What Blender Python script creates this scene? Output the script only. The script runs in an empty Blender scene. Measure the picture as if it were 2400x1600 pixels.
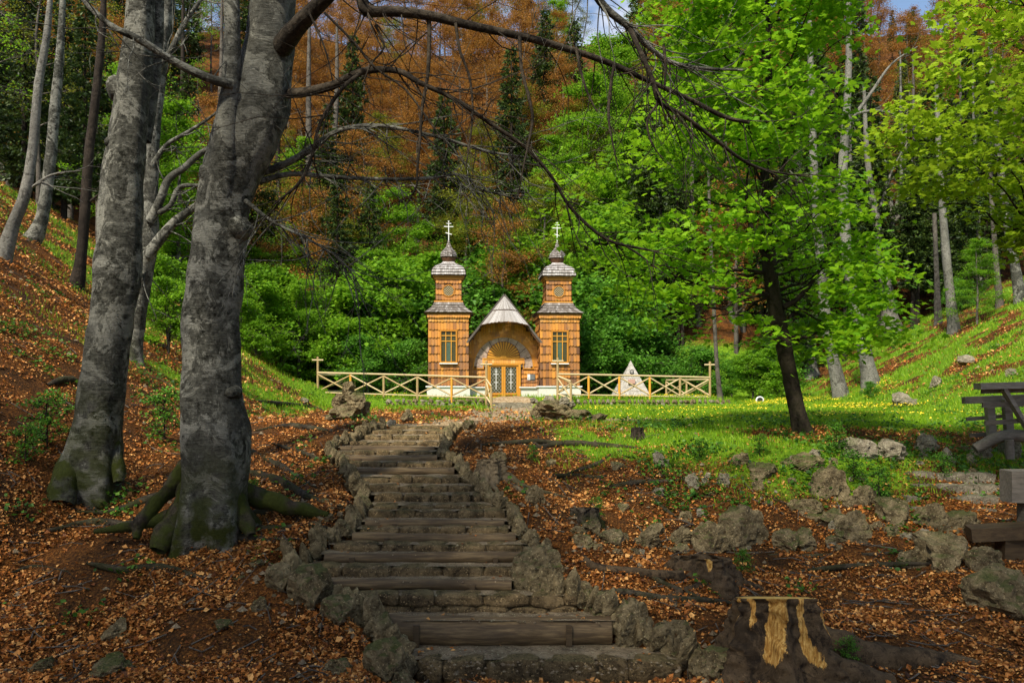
import bpy, bmesh, math, random
import numpy as np
from mathutils import Vector, Matrix, noise
random.seed(7)
F, HY = 1867.0, 900.0            # focal length and eye level in photo pixels (2400 wide); camera at the origin looking along +Y
def P(px, py, D): return np.array([(px-1200)/F*D, D, -(py-HY)/F*D])
scene = bpy.context.scene
COL = scene.collection

# ------------------------------------------------------------------ helpers
_T = np.random.RandomState(3).rand(256, 256)
def vn(x, y):
    x = np.asarray(x, float); y = np.asarray(y, float)
    xi = np.floor(x).astype(int); yi = np.floor(y).astype(int)
    fx = x-xi; fy = y-yi; fx = fx*fx*(3-2*fx); fy = fy*fy*(3-2*fy)
    a = _T[xi % 256, yi % 256]; b = _T[(xi+1) % 256, yi % 256]
    c = _T[xi % 256, (yi+1) % 256]; d = _T[(xi+1) % 256, (yi+1) % 256]
    return (a*(1-fx)+b*fx)*(1-fy)+(c*(1-fx)+d*fx)*fy
def fbm(x, y, o=3):
    s = 0; a = .5
    for i in range(o): s = s+a*vn(x*2**i+17.3*i, y*2**i+9.1*i); a *= .5
    return s/(1-.5**o)
def sst(a, b, x): t = np.clip((x-a)/(b-a), 0, 1); return t*t*(3-2*t)

class Acc:
    "collects polygons of any size and builds ONE mesh"
    def __init__(s): s.V = []; s.n = 0; s.L = []; s.T = []; s.R = []; s.M = []; s.W = []; s.S = []
    def add(s, V, Fa, r=0.5, mi=0, w=0.0, smooth=False):
        V = np.asarray(V, float)
        if isinstance(Fa, list) and len({len(f) for f in Fa}) > 1:
            ks = sorted({len(f) for f in Fa})
            for k in ks: s.add(V, [f for f in Fa if len(f) == k], r, mi, w, smooth)
            return
        Fa = np.asarray(Fa, int)
        s.V.append(V); s.L.append((Fa+s.n).ravel()); s.T.append(np.full(len(Fa), Fa.shape[1], int))
        s.R.append(np.broadcast_to(np.asarray(r, float), (len(Fa),)).copy()); s.M.append(np.full(len(Fa), mi, int))
        s.W.append(np.broadcast_to(np.asarray(w, float), (len(V),)).copy()); s.S.append(np.full(len(Fa), smooth, bool)); s.n += len(V)
    def poly(s, pts, r=.5, mi=0): s.add(pts, [list(range(len(pts)))], r, mi)
    def box(s, c, sz, r=.5, mi=0, rot=None, jit=0):
        q = np.array([[x, y, z] for x in (-.5, .5) for y in (-.5, .5) for z in (-.5, .5)])*np.array(sz)
        if jit: q = q+np.random.uniform(-jit, jit, q.shape)
        if rot is not None: q = q@np.array(rot).T
        s.add(q+np.array(c), [[0, 1, 3, 2], [4, 6, 7, 5], [0, 4, 5, 1], [2, 3, 7, 6], [0, 2, 6, 4], [1, 5, 7, 3]], r, mi)
    def bar(s, a, b, w, h, r=.5, mi=0):
        a = np.array(a, float); b = np.array(b, float); d = b-a; L = np.linalg.norm(d); d /= L
        up = np.array([0, 0, 1.]) if abs(d[2]) < .9 else np.array([0, 1., 0])
        x = np.cross(d, up); x /= np.linalg.norm(x); z = np.cross(x, d)
        s.box((a+b)/2, (w, L, h), r, mi, rot=np.stack([x, d, z], 1))
    def mesh(s, name, mats):
        V = np.concatenate(s.V); L = np.concatenate(s.L); T = np.concatenate(s.T)
        me = bpy.data.meshes.new(name); me.vertices.add(len(V)); me.vertices.foreach_set('co', V.ravel())
        me.loops.add(len(L)); me.loops.foreach_set('vertex_index', L.astype(np.int32))
        me.polygons.add(len(T)); me.polygons.foreach_set('loop_start', np.concatenate([[0], np.cumsum(T)[:-1]]).astype(np.int32))
        me.polygons.foreach_set('material_index', np.concatenate(s.M).astype(np.int32))
        me.polygons.foreach_set('use_smooth', np.concatenate(s.S))
        at = me.attributes.new('rnd', 'FLOAT', 'FACE'); at.data.foreach_set('value', np.concatenate(s.R))
        W = np.concatenate(s.W)
        if W.any(): at = me.attributes.new('moss', 'FLOAT', 'POINT'); at.data.foreach_set('value', W)
        for m in (mats if isinstance(mats, (list, tuple)) else [mats]): me.materials.append(m)
        me.update(calc_edges=True); return me
def smooth_line(pts, sub=4):
    "catmull-rom through rows (x,y,z,r)"
    p = np.asarray(pts, float)
    if len(p) < 3 or sub < 2: return p
    q = np.vstack([2*p[0]-p[1], p, 2*p[-1]-p[-2]]); out = []
    for i in range(1, len(q)-2):
        for t in np.arange(sub)/sub:
            a, b, c, d = q[i-1], q[i], q[i+1], q[i+2]
            out.append(.5*((2*b)+(c-a)*t+(2*a-5*b+4*c-d)*t*t+(3*b-a-3*c+d)*t**3))
    out.append(p[-1]); return np.array(out)
def tube(acc, pts, n=8, r=.5, mi=0, sub=4, bump=0, bs=3., mod=None, cap=False, w=0., capmi=None):
    p = smooth_line(pts, sub); c = p[:, :3]; rad = np.maximum(p[:, 3], .0015)
    m = len(c); t = np.gradient(c, axis=0); t /= np.linalg.norm(t, axis=1)[:, None]+1e-9
    u = np.cross(t[0], [0, 0, 1.] if abs(t[0][2]) < .8 else [0, 1., 0]); u /= np.linalg.norm(u)
    U = [u]
    for i in range(1, m):
        u = U[-1]-t[i]*np.dot(U[-1], t[i]); u /= np.linalg.norm(u)+1e-9; U.append(u)
    U = np.array(U); Vv = np.cross(t, U); th = np.arange(n)/n*2*math.pi
    R = rad[:, None]*np.ones((1, n))
    if mod is not None: R = R*mod(np.arange(m)[:, None]/(m-1), th[None, :], c)
    X = c[:, None]+R[..., None]*(U[:, None]*np.cos(th)[None, :, None]+Vv[:, None]*np.sin(th)[None, :, None])
    if bump:
        nn = np.array([[noise.noise(Vector(X[i, j])*bs) for j in range(n)] for i in range(m)])
        X = X+(X-c[:, None])*(nn*bump)[..., None]
    V = X.reshape(-1, 3)
    i = np.arange(m-1)[:, None]*n; j = np.arange(n)[None, :]; j2 = (j+1) % n
    Fa = np.stack([i+j, i+n+j, i+n+j2, i+j2], -1).reshape(-1, 4)[:, ::-1]
    acc.add(V, Fa, r, mi, w if np.isscalar(w) else np.repeat(w, n), smooth=True)
    if cap:
        acc.add(X[0], [list(range(n))], r, mi if capmi is None else capmi); acc.add(X[-1], [list(range(n))[::-1]], r, mi if capmi is None else capmi)
QUAD = np.array([[0, 0, 0], [.33, .45, .07], [0, 1, 0], [-.33, .45, .07]])
_mp = [(0, 0), (.22, .02), (.5, .12), (.36, .3), (.6, .62), (.3, .58), (.2, .68), (0, 1.05), (-.2, .68), (-.3, .58), (-.6, .62), (-.36, .3), (-.5, .12), (-.22, .02)]
MAPLE = np.array([[x, y, -.12*abs(x)-.1*y*y] for x, y in _mp])
def leaves(acc, C, size, rng, tpl=QUAD, tilt=.6, mi=0, r=None, up=None):
    C = np.asarray(C, float); N = len(C)
    if N == 0: return
    nrm = np.stack([rng.normal(0, tilt, N), rng.normal(0, tilt, N), np.ones(N)], 1) if up is None else up+rng.normal(0, tilt, (N, 3))
    nrm /= np.linalg.norm(nrm, axis=1)[:, None]+1e-9
    a = rng.normal(0, 1, (N, 3)); a -= nrm*(a*nrm).sum(1)[:, None]; a /= np.linalg.norm(a, axis=1)[:, None]+1e-9
    b = np.cross(a, nrm); s = size*rng.uniform(.65, 1.25, N)
    V = C[:, None]+s[:, None, None]*(tpl[None, :, 0:1]*b[:, None]+tpl[None, :, 1:2]*a[:, None]+tpl[None, :, 2:3]*nrm[:, None])
    k = len(tpl); acc.add(V.reshape(-1, 3), np.arange(N*k).reshape(N, k), rng.rand(N) if r is None else r, mi)

def tag(o, label=None, cat=None, group=None, kind=None):
    if label: o['label'] = label
    if cat: o['category'] = cat
    if group: o['group'] = group
    if kind: o['kind'] = kind
    return o
def link(name, me, parent=None, loc=(0, 0, 0)):
    o = bpy.data.objects.new(name, me); COL.objects.link(o); o.location = loc
    if parent: o.parent = parent
    return o
def build(name, acc, mats, parent=None, loc=(0, 0, 0)): return link(name, acc.mesh(name, mats), parent, loc)
def thing(name, label, cat, group=None, loc=(0, 0, 0), rz=0):
    o = link(name, None, None, loc); o.rotation_euler[2] = rz; return tag(o, label, cat, group)
def dup(o, parent=None, loc=None, rz=None, sc=None, label=None, group=None):
    c = o.copy(); COL.objects.link(c)
    if parent: c.parent = parent
    if loc is not None: c.location = loc
    if rz is not None: c.rotation_euler[2] = rz
    if sc is not None: c.scale = (sc, sc, sc) if np.isscalar(sc) else sc
    if label: c['label'] = label
    if group: c['group'] = group
    for ch in KIDS.get(o.name, []): dup(ch, c)
    return c
KIDS = {}
def kids(o): KIDS[o.name] = [c for c in bpy.data.objects if c.parent == o]; [kids(c) for c in KIDS[o.name]]

# ------------------------------------------------------------------ materials
def newmat(name):
    m = bpy.data.materials.new(name); m.use_nodes = True; nt = m.node_tree
    return m, nt, nt.nodes['Principled BSDF']
def nd(nt, t, ins=None, **kw):
    n = nt.nodes.new(t)
    for k, v in kw.items(): setattr(n, k, v)
    for k, v in (ins or {}).items():
        if isinstance(v, bpy.types.NodeSocket): nt.links.new(v, n.inputs[k])
        else: n.inputs[k].default_value = v
    return n
def c4(c): return (c[0], c[1], c[2], 1)
def ramp(nt, fac, stops, const=False):
    n = nt.nodes.new('ShaderNodeValToRGB'); e = n.color_ramp.elements
    if const: n.color_ramp.interpolation = 'CONSTANT'
    while len(e) > 1: e.remove(e[0])
    e[0].position = stops[0][0]; e[0].color = c4(stops[0][1])
    for p, c in stops[1:]: x = e.new(p); x.color = c4(c)
    nt.links.new(fac, n.inputs[0]); return n.outputs[0]
def g(v): return (v, v, v)
def mixc(nt, f, a, b, mode='MIX'):
    n = nt.nodes.new('ShaderNodeMix'); n.data_type = 'RGBA'; n.blend_type = mode
    for s, v in ((0, f), (6, a), (7, b)):
        if isinstance(v, bpy.types.NodeSocket): nt.links.new(v, n.inputs[s])
        else: n.inputs[s].default_value = v if s == 0 else c4(v)
    return n.outputs[2]
def math_(nt, op, a, b=0.): return nd(nt, 'ShaderNodeMath', {0: a, 1: b}, operation=op).outputs[0]
def pos(nt, sc=(1, 1, 1), obj=False):
    s = nd(nt, 'ShaderNodeTexCoord').outputs['Object'] if obj else nd(nt, 'ShaderNodeNewGeometry').outputs['Position']
    return nd(nt, 'ShaderNodeMapping', {'Vector': s, 'Scale': sc}).outputs[0]
def noi(nt, v, s, d=4, r=.55, dist=0): return nd(nt, 'ShaderNodeTexNoise', {'Vector': v, 'Scale': s, 'Detail': d, 'Roughness': r, 'Distortion': dist}).outputs['Fac']
def bump(nt, bs, h, st=.4, dist=.02): nt.links.new(nd(nt, 'ShaderNodeBump', {'Height': h, 'Strength': st, 'Distance': dist}).outputs[0], bs.inputs['Normal'])
def attr(nt, n='rnd'): return nd(nt, 'ShaderNodeAttribute', attribute_name=n).outputs['Fac']
def leafmat(name, stops, trans=.35, rough=.5, pn=.5):
    m, nt, bs = newmat(name)
    f = math_(nt, 'ADD', math_(nt, 'MULTIPLY', attr(nt), 1-pn), math_(nt, 'MULTIPLY', noi(nt, pos(nt), .9, 2), pn))
    c = ramp(nt, f, stops); nt.links.new(c, bs.inputs['Base Color']); bs.inputs['Roughness'].default_value = rough
    bs.inputs['Specular IOR Level'].default_value = .25
    tr = nd(nt, 'ShaderNodeBsdfTranslucent', {'Color': mixc(nt, .5, c, (c2 := stops[-1][1]))})
    mx = nd(nt, 'ShaderNodeMixShader', {0: trans, 1: bs.outputs[0], 2: tr.outputs[0]})
    nt.links.new(mx.outputs[0], nt.nodes['Material Output'].inputs[0]); return m
def barkmat(name, light, dark, patch=.5, moss=(.045, .055, .009), zs=5., scale=1., lich=.0):
    m, nt, bs = newmat(name); v = pos(nt, (1, 1, 1)); vh = pos(nt, (1, 1, zs))
    a = noi(nt, v, 2.3*scale, 9, .72, .8); b = noi(nt, vh, 9*scale, 4, .7); d = noi(nt, v, 14*scale, 5, .7)
    c = mixc(nt, ramp(nt, b, [(.3, g(0)), (.75, g(1))]), tuple(x*.5 for x in light), light)
    c = mixc(nt, math_(nt, 'MULTIPLY', ramp(nt, d, [(.55, g(0)), (.7, g(1))]), .5+lich), c, tuple(x*1.6 for x in light))
    pf = ramp(nt, a, [(patch-.025, g(1)), (patch+.02, g(0))]); c = mixc(nt, math_(nt, 'MULTIPLY', pf, ramp(nt, d, [(.35, g(1)), (.66, g(.55))])), c, dark)
    c = mixc(nt, math_(nt, 'MULTIPLY', ramp(nt, noi(nt, v, 5*scale, 6, .75), [(.54, g(0)), (.58, g(1))]), .6), c, tuple(x*.3 for x in light))
    c = mixc(nt, math_(nt, 'MULTIPLY', ramp(nt, noi(nt, pos(nt, (1.2, 1.2, 16)), 2.2*scale, 3, .6, .4), [(.6, g(0)), (.64, g(1))]), .45), c, tuple(x*.45 for x in light))
    c = mixc(nt, math_(nt, 'MULTIPLY', ramp(nt, d, [(.36, g(1)), (.42, g(0))]), .8), c, dark)
    c = mixc(nt, ramp(nt, noi(nt, v, .8, 3), [(.45, g(0)), (.66, g(.5))]), c, tuple(x*.25 for x in light))
    mf = math_(nt, 'MULTIPLY', attr(nt, 'moss'), ramp(nt, noi(nt, v, 3.5, 5), [(.40, g(0)), (.54, g(1))]))
    c = mixc(nt, mf, c, mixc(nt, noi(nt, v, 20, 2), tuple(x*.4 for x in moss), moss))
    nt.links.new(c, bs.inputs['Base Color']); bs.inputs['Roughness'].default_value = .9; bs.inputs['Specular IOR Level'].default_value = .15
    bump(nt, bs, math_(nt, 'ADD', b, d), .7, .03); return m
def rockmat(name, c1, c2, moss=.5):
    m, nt, bs = newmat(name); v = pos(nt); a = noi(nt, v, 5, 8, .7, .5); b = noi(nt, v, 22, 6, .75)
    c = mixc(nt, ramp(nt, a, [(.35, g(0)), (.65, g(1))]), c1, c2)
    c = mixc(nt, ramp(nt, b, [(.36, g(.8)), (.46, g(0))]), c, tuple(x*.35 for x in c1))
    c = mixc(nt, ramp(nt, noi(nt, v, 40, 3), [(.6, g(0)), (.68, g(.8))]), c, tuple(min(.6, x*1.8) for x in c2))
    nz = nd(nt, 'ShaderNodeSeparateXYZ', {0: nd(nt, 'ShaderNodeNewGeometry').outputs['Normal']}).outputs[2]
    mf = math_(nt, 'MULTIPLY', ramp(nt, math_(nt, 'ADD', math_(nt, 'MULTIPLY', nz, .35), noi(nt, v, 2.3, 4)), [(.72, g(0)), (.86, g(1))]), moss)
    c = mixc(nt, mf, c, mixc(nt, b, (.012, .022, .004), (.085, .12, .016)))
    nt.links.new(c, bs.inputs['Base Color']); bs.inputs['Roughness'].default_value = .85; bs.inputs['Specular IOR Level'].default_value = .2
    bump(nt, bs, math_(nt, 'ADD', a, b), 1., .06); return m
def woodmat(name, stops, grain=(3, 3, 30), sc=2., rough=.7, bmp=.3, useattr=.6, obj=False):
    m, nt, bs = newmat(name); v = pos(nt, grain, obj); a = noi(nt, v, sc, 5, .65)
    f = math_(nt, 'ADD', math_(nt, 'MULTIPLY', attr(nt), useattr), math_(nt, 'MULTIPLY', a, 1-useattr))
    nt.links.new(ramp(nt, f, stops), bs.inputs['Base Color']); bs.inputs['Roughness'].default_value = rough
    bs.inputs['Specular IOR Level'].default_value = .25
    bump(nt, bs, a, bmp, .01); return m
def flat(name, c, rough=.6, nz=0.3, sc=30, metal=0):
    m, nt, bs = newmat(name); n = noi(nt, pos(nt), sc, 4)
    nt.links.new(mixc(nt, n, tuple(x*(1-nz) for x in c), tuple(min(1, x*(1+nz)) for x in c)), bs.inputs['Base Color'])
    bs.inputs['Roughness'].default_value = rough; bs.inputs['Metallic'].default_value = metal; bump(nt, bs, n, .3, .01); return m

M = {}
M['beech'] = barkmat('beech_bark', (.27, .265, .22), (.010, .010, .006), .52)
M['beech_pale'] = barkmat('pale_bark', (.25, .24, .205), (.04, .036, .028), .42, zs=3, lich=.2)
M['bark_grey'] = barkmat('grey_bark', (.16, .14, .115), (.03, .024, .018), .45, zs=.6)
M['bark_dark'] = barkmat('dark_bark', (.05, .038, .028), (.012, .009, .007), .45, zs=.5)
M['root'] = barkmat('root_bark', (.085, .068, .048), (.014, .011, .008), .5, zs=1)
M['root_pale'] = barkmat('pale_root', (.26, .2, .12), (.04, .028, .016), .4, zs=1)
M['rust'] = leafmat('rust_leaves', [(.2, (.09, .035, .008)), (.42, (.24, .10, .02)), (.6, (.46, .20, .038)), (.8, (.42, .28, .06))], .35, pn=.6)
M['olive'] = leafmat('olive_leaves', [(.2, (.06, .075, .008)), (.5, (.17, .20, .015)), (.8, (.33, .34, .03))], .4)
M['green'] = leafmat('green_leaves', [(.2, (.05, .12, .006)), (.5, (.13, .30, .012)), (.8, (.30, .52, .03))], .5)
M['dgreen'] = leafmat('shrub_leaves', [(.2, (.03, .085, .01)), (.5, (.085, .235, .02)), (.8, (.20, .44, .045))], .45)
M['maple'] = leafmat('maple_leaves', [(.2, (.06, .17, .006)), (.5, (.15, .36, .010)), (.8, (.34, .58, .02))], .55)
M['maple2'] = leafmat('yellow_maple_leaves', [(.2, (.11, .20, .008)), (.5, (.24, .40, .014)), (.8, (.45, .6, .03))], .5)
M['needle'] = leafmat('spruce_needles', [(.2, (.010, .022, .005)), (.5, (.03, .058, .010)), (.8, (.085, .13, .02))], .2)
M['shade_canopy'] = leafmat('shade_canopy_leaves', [(.2, (.02, .06, .01)), (.8, (.06, .15, .02))], .25)
M['litter'] = leafmat('dead_leaves', [(.1, (.025, .009, .003)), (.32, (.17, .052, .010)), (.56, (.44, .155, .026)), (.88, (.80, .45, .15))], .12, .6, .35)
M['grass'] = leafmat('grass_blades', [(.2, (.08, .19, .006)), (.5, (.19, .38, .010)), (.85, (.42, .56, .03))], .45)
M['plant'] = leafmat('herb_leaves', [(.2, (.015, .05, .008)), (.5, (.045, .14, .012)), (.85, (.14, .28, .03))], .35)
M['yellow'] = flat('dandelion_yellow', (.85, .62, .02), .6, .1)
M['rock'] = rockmat('grey_rock', (.065, .046, .020), (.31, .245, .135), .7)
M['rock_kerb'] = rockmat('kerb_rock', (.08, .058, .028), (.36, .28, .15), .5)
M['rock_pale'] = rockmat('pale_limestone', (.14, .115, .08), (.38, .33, .24), .45)
M['rock_step'] = rockmat('step_stone', (.04, .026, .012), (.29, .205, .10), .25)
M['gravel'] = rockmat('tread_gravel', (.14, .10, .06), (.42, .32, .2), .1)
M['log'] = woodmat('step_log_wood', [(.2, (.02, .013, .007)), (.48, (.085, .056, .028)), (.75, (.30, .21, .10))], (1, 12, 12), 2, .7, .5, .35)
M['shingle'] = woodmat('honey_shingles', [(.1, (.055, .024, .012)), (.3, (.19, .085, .035)), (.5, (.42, .17, .035)), (.75, (.62, .27, .04)), (.95, (.72, .42, .16))], (9, 9, 1.2), 3, .55, .3, .72)
nt_ = M['shingle'].node_tree; b_ = nt_.nodes['Principled BSDF']; old = b_.inputs['Base Color'].links[0].from_socket
wn = noi(nt_, pos(nt_, (1.6, 1.6, .55)), 1.5, 6, .7)
nt_.links.new(mixc(nt_, ramp(nt_, wn, [(.48, g(0)), (.66, g(.6))]), old, mixc(nt_, noi(nt_, pos(nt_, (8, 8, 1)), 3, 4), (.07, .035, .018), (.30, .20, .13))), b_.inputs['Base Color'])
M['trim'] = woodmat('orange_trim_wood', [(.2, (.24, .09, .014)), (.5, (.50, .21, .025)), (.8, (.72, .36, .05))], (6, 6, 1), 3, .45, .2, .5)
M['grey_shingle'] = woodmat('silver_shingles', [(.15, (.05, .042, .036)), (.4, (.18, .155, .135)), (.8, (.50, .475, .46))], (8, 8, 1.5), 3, .8, .5, .6)
M['dark_wood'] = flat('brown_soffit_wood', (.11, .045, .015), .7, .4, 8)
M['plaster'] = flat('white_plinth_render', (.62, .60, .54), .9, .18, 14)
M['ledge'] = flat('white_ledge', (.8, .8, .8), .6, .06)
M['rubble'] = rockmat('pink_rubble', (.32, .22, .16), (.58, .44, .35), 0.)
M['monument'] = rockmat('monument_stone', (.33, .30, .26), (.60, .56, .50), 0.)
M['glass'] = flat('dark_glass', (.05, .05, .02), .15, .3, 5)
M['glass2'] = flat('green_glass', (.06, .10, .07), .15, .3, 5)
M['white'] = flat('white_metal', (.78, .78, .74), .4, .05)
M['plate'] = flat('slate_plate', (.12, .14, .15), .4, .1)
M['pole'] = woodmat('peeled_pole_wood', [(.15, (.16, .10, .045)), (.5, (.42, .30, .14)), (.85, (.62, .52, .33))], (4, 4, 4), 3, .6, .3, .55)
M['old_wood'] = woodmat('weathered_grey_wood', [(.2, (.06, .05, .038)), (.5, (.2, .175, .14)), (.85, (.42, .38, .32))], (2, 14, 14), 2, .85, .6, .4)
m_ = barkmat('stump_bark', (.11, .075, .042), (.012, .009, .007), .45, zs=.5); nt_ = m_.node_tree; b_ = nt_.nodes['Principled BSDF']; old = b_.inputs['Base Color'].links[0].from_socket
wf = ramp(nt_, math_(nt_, 'ADD', attr(nt_, 'moss'), math_(nt_, 'MULTIPLY', math_(nt_, 'SUBTRACT', noi(nt_, pos(nt_, (9, 9, 3)), 2.2, 5, .7), .5), 1.1)), [(.46, g(0)), (.52, g(1))])
wc = ramp(nt_, noi(nt_, pos(nt_, (14, 14, 1.6)), 3, 5, .65), [(.3, (.12, .05, .012)), (.48, (.42, .22, .05)), (.7, (.72, .50, .17))])
nt_.links.new(mixc(nt_, wf, old, wc), b_.inputs['Base Color']); M['stump'] = m_
for n_ in nt_.nodes:
    if n_.type == 'MATH' and n_.operation == 'MULTIPLY' and any(l.from_node.type == 'ATTRIBUTE' for i in n_.inputs for l in i.links): n_.inputs[0].default_value = 0; nt_.links.remove(n_.inputs[0].links[0])
M['cutwood'] = woodmat('fresh_cut_wood', [(.2, (.20, .10, .02)), (.5, (.50, .32, .09)), (.8, (.70, .52, .2))], (7, 7, 2), 3, .7, .6, .3)
M['lattice'] = flat('grey_lattice', (.34, .33, .30), .5, .1)
M['iron'] = flat('black_lamp_housing', (.03, .03, .03), .4, .1)

# ------------------------------------------------------------------ staircase layout (photo rows) and terrain
STEPS = [(1545, 983, 1590, 's'), (1455, 915, 1425, 'l'), (1395, 790, 1335, 's'), (1361, 730, 1190, 'l'), (1327, 706, 1226, 's'), (1298, 768, 1248, 'l'),
         (1275, 788, 1216, 's'), (1253, 833, 1200, 'l'), (1237, 854, 1176, 's'), (1220, 864, 1174, 'l'), (1195, 881, 1170, 's'), (1183, 881, 1138, 's'),
         (1159, 879, 1110, 's'), (1138, 864, 1092, 's'), (1117, 849, 1062, 's'), (1098, 837, 1058, 'l'), (1083, 826, 1048, 's'), (1069, 799, 1018, 'l'),
         (1057, 799, 1006, 's'), (1047, 803, 1012, 'l'), (1035, 830, 1015, 's'), (1020, 868, 1024, 's'), (1008, 883, 1034, 's'), (998, 925, 1058, 's')]
SD, SZ = [9.0], [-(STEPS[0][0]-HY)*9.0/F]
for k in range(1, len(STEPS)):
    y0, y1 = STEPS[k-1][0], STEPS[k][0]; by = y0-.38*(y0-y1)
    SD.append(SD[-1]*(y0-HY)/(by-HY)); SZ.append(-(y1-HY)*SD[-1]/F)
SD = np.array(SD); SZ = np.array(SZ)
SXL = np.array([(s[1]-1200)/F*d for s, d in zip(STEPS, SD)]); SXR = np.array([(s[2]-1200)/F*d for s, d in zip(STEPS, SD)])
TOPD, TOPZ = SD[-1], SZ[-1]
def H(x, y, fine=True):
    x = np.asarray(x, float); y = np.asarray(y, float)
    b = np.interp(y, [-40, 5]+list(SD)+[22, 30, 45, 60], [-3.6, -3.45]+list(SZ-.04)+[TOPZ-.06, -1.12, -1.33, -1.3])
    b0 = np.interp(y, [-40, 5, 9, 12.2, 13.6, 16.2, 18.3, 22, 30, 45, 60], [-3.6, -3.45, -3.17, -2.66, -2.28, -1.55, -1.06, -1.03, -1.1, -1.33, -1.3])
    side = sst(1.0, 3.0, x-np.interp(y, SD, SXR)); b = b*(1-side)+b0*side
    b = b+.38*sst(10, 17, x)*sst(20, 42, y)
    a = np.interp(y, [0, 14, 28, 40, 60], [6.0, 6.6, 8.2, 9.4, 12.5])
    d = np.maximum(0, -x-a); Ls = .56*d+.016*d*d; Ls = 17*np.tanh(Ls/17)
    ar = np.interp(y, [0, 20, 35, 60], [11.5, 13.5, 17, 20]); d = np.maximum(0, x-ar); R = .5*d+.004*d*d; R = 14*np.tanh(R/14)
    B = 1.02*np.maximum(0, y-60+2*np.sin(x*.11)); B = 75*np.tanh(B/75)
    z = b+(Ls**2+R**2+B**2)**.5
    pl = sst(45.2, 45.6, y+.02*(x-3))*sst(-13.5, -11.5, x)*(1-sst(12.2, 13.2, x))*(1-sst(58, 62, y)); z = z+pl*(-.86-b)
    gap = np.exp(-((x-.1)/1.6)**4)*sst(38, 42, y)*(1-sst(48.2, 49.4, y)); z = z-gap*(z+1.62)
    z = z+.42*np.exp(-((x-5.6)/2.2)**2-((y-15.6)/1.1)**2)
    if fine:
        st = sst(.0, .6, np.maximum(np.interp(y, SD, SXL)-x, x-np.interp(y, SD, SXR)))
        st = np.where((y > 8.5) & (y < TOPD+.4), st, 1.)
        far = 1-.7*sst(17, 20, y)*sst(0, 3, x)*(1-sst(50, 60, y))
        z = z+st*far*((fbm(x*.45+5, y*.45+3)-.5)*.42+(fbm(x*1.7+9, y*1.7)-.5)*.22)-(1-st)*.42
        z = z+.10*st*np.exp(-np.abs(np.interp(y, SD, SXL)-x-.5)/.8)*(y < TOPD)
    return z
def hz(x, y): return float(H(x, y))
_D = np.concatenate([np.linspace(5, 30, 1400), np.linspace(30, 130, 1200)])
def G(px, py):
    "where the photo ray through px,py meets the ground"
    x = (px-1200)/F*_D; z = -(py-HY)/F*_D; h = H(x, _D); i = np.argmax(z <= h)
    return np.array([x[i], _D[i], h[i]])
def grassmask(x, y):
    n = fbm(x*.6+3, y*.35+8); n2 = fbm(x*.25+31, y*.25)
    m = sst(17.6, 19.2, y+(n-.5)*3)*sst(-.5, 3.5, x-(.0 if 1 else 0)+(n-.5)*3-1.2*(y < 24))
    m = np.maximum(m, sst(44.5, 45.5, y)*sst(-14, -10, x)*(1-sst(13, 17, x))*.9)
    m = np.maximum(m, sst(38, 43, y)*sst(-16, -11, x)*(x < 2)*.9)
    lh = sst(.50, .60, n2)*sst(17, 22, y)*(x < -6)*.5; m = np.maximum(m, lh)
    m = np.maximum(m, .55*sst(24, 30, y)*(1-sst(5, 11, np.abs(x+19-(y-30)*.2)))*(x < -8)*sst(.42, .58, n))
    sl = sst(15, 20, x+(30-y)*.1)*sst(20, 30, y); n3 = fbm(x*.28+11, y*.28+5, 4); m = m*(1-sl)+sl*sst(.52, .63, n3)*.75*(1-.7*sst(44, 54, y))
    m = np.maximum(m, sst(.42, .56, n)*sst(20, 24, y)*(np.abs(x+4.5) < 6)*.7)
    m = np.maximum(m, sst(14.2, 16.5, y)*sst(.38, .54, fbm(x*.9, y*.9+4))*sst(0, 1.5, x-.2)*.85)
    m = np.maximum(m, 1.0*np.exp(-((x-5.8)/2.1)**2-((y-15.3)/1.3)**2))
    return np.clip(m*(1-sst(60, 64, y)), 0, 1)
def pathmask(x, y):
    c = np.interp(y, [17, 22, 30, 40, 50], [-1.6, -.9, .6, .3, -.2]); w = np.interp(y, [17, 22, 30, 45], [1.0, 1.2, 1.4, 1.3])
    p = (1-sst(.6, 1.4, np.abs(x-c+(fbm(x, y*.7)-.5)*1.2)/w))*sst(17.3, 18.2, y)*(1-sst(50, 51, y))
    q = (1-sst(.5, 1.6, np.abs(y-(23+.12*(x-3))+(fbm(x, y)-.5)*2)/.9))*sst(.5, 2, x)*(1-sst(4.5, 6.5, x))
    return np.maximum(p, q*.9)

def axis(segs):
    out = []
    for a, b, s in segs: out += list(np.arange(a, b, s))
    return np.array(out+[segs[-1][1]])
gx = axis([(-170, -60, 6), (-60, -26, 1.5), (-26, -9, .4), (-9, 9.5, .11), (9.5, 38, .35), (38, 60, 1.5), (60, 170, 6)])
gy = axis([(-60, -2, 4), (-2, 7, .5), (7, 19.5, .1), (19.5, 30, .25), (30, 62, .4), (62, 120, 1.5), (120, 240, 8)])
X, Y = np.meshgrid(gx, gy); Z = H(X, Y)
ny, nx = X.shape; i = np.arange(ny-1)[:, None]*nx; j = np.arange(nx-1)[None, :]
A = Acc(); A.add(np.stack([X, Y, Z], -1).reshape(-1, 3), np.stack([i+j, i+j+1, i+nx+j+1, i+nx+j], -1).reshape(-1, 4), smooth=True)
m, nt, bs = newmat('forest_floor'); v = pos(nt)
n1 = noi(nt, v, 9, 6, .7); n2 = noi(nt, v, 1.1, 4); n3 = noi(nt, v, 28, 4, .7)
soil = ramp(nt, n3, [(.3, (.016, .009, .005)), (.46, (.08, .03, .009)), (.58, (.22, .085, .018)), (.72, (.38, .18, .05))])
soil = mixc(nt, ramp(nt, n2, [(.35, g(.75)), (.6, g(0))]), soil, (.022, .016, .009))
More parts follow.
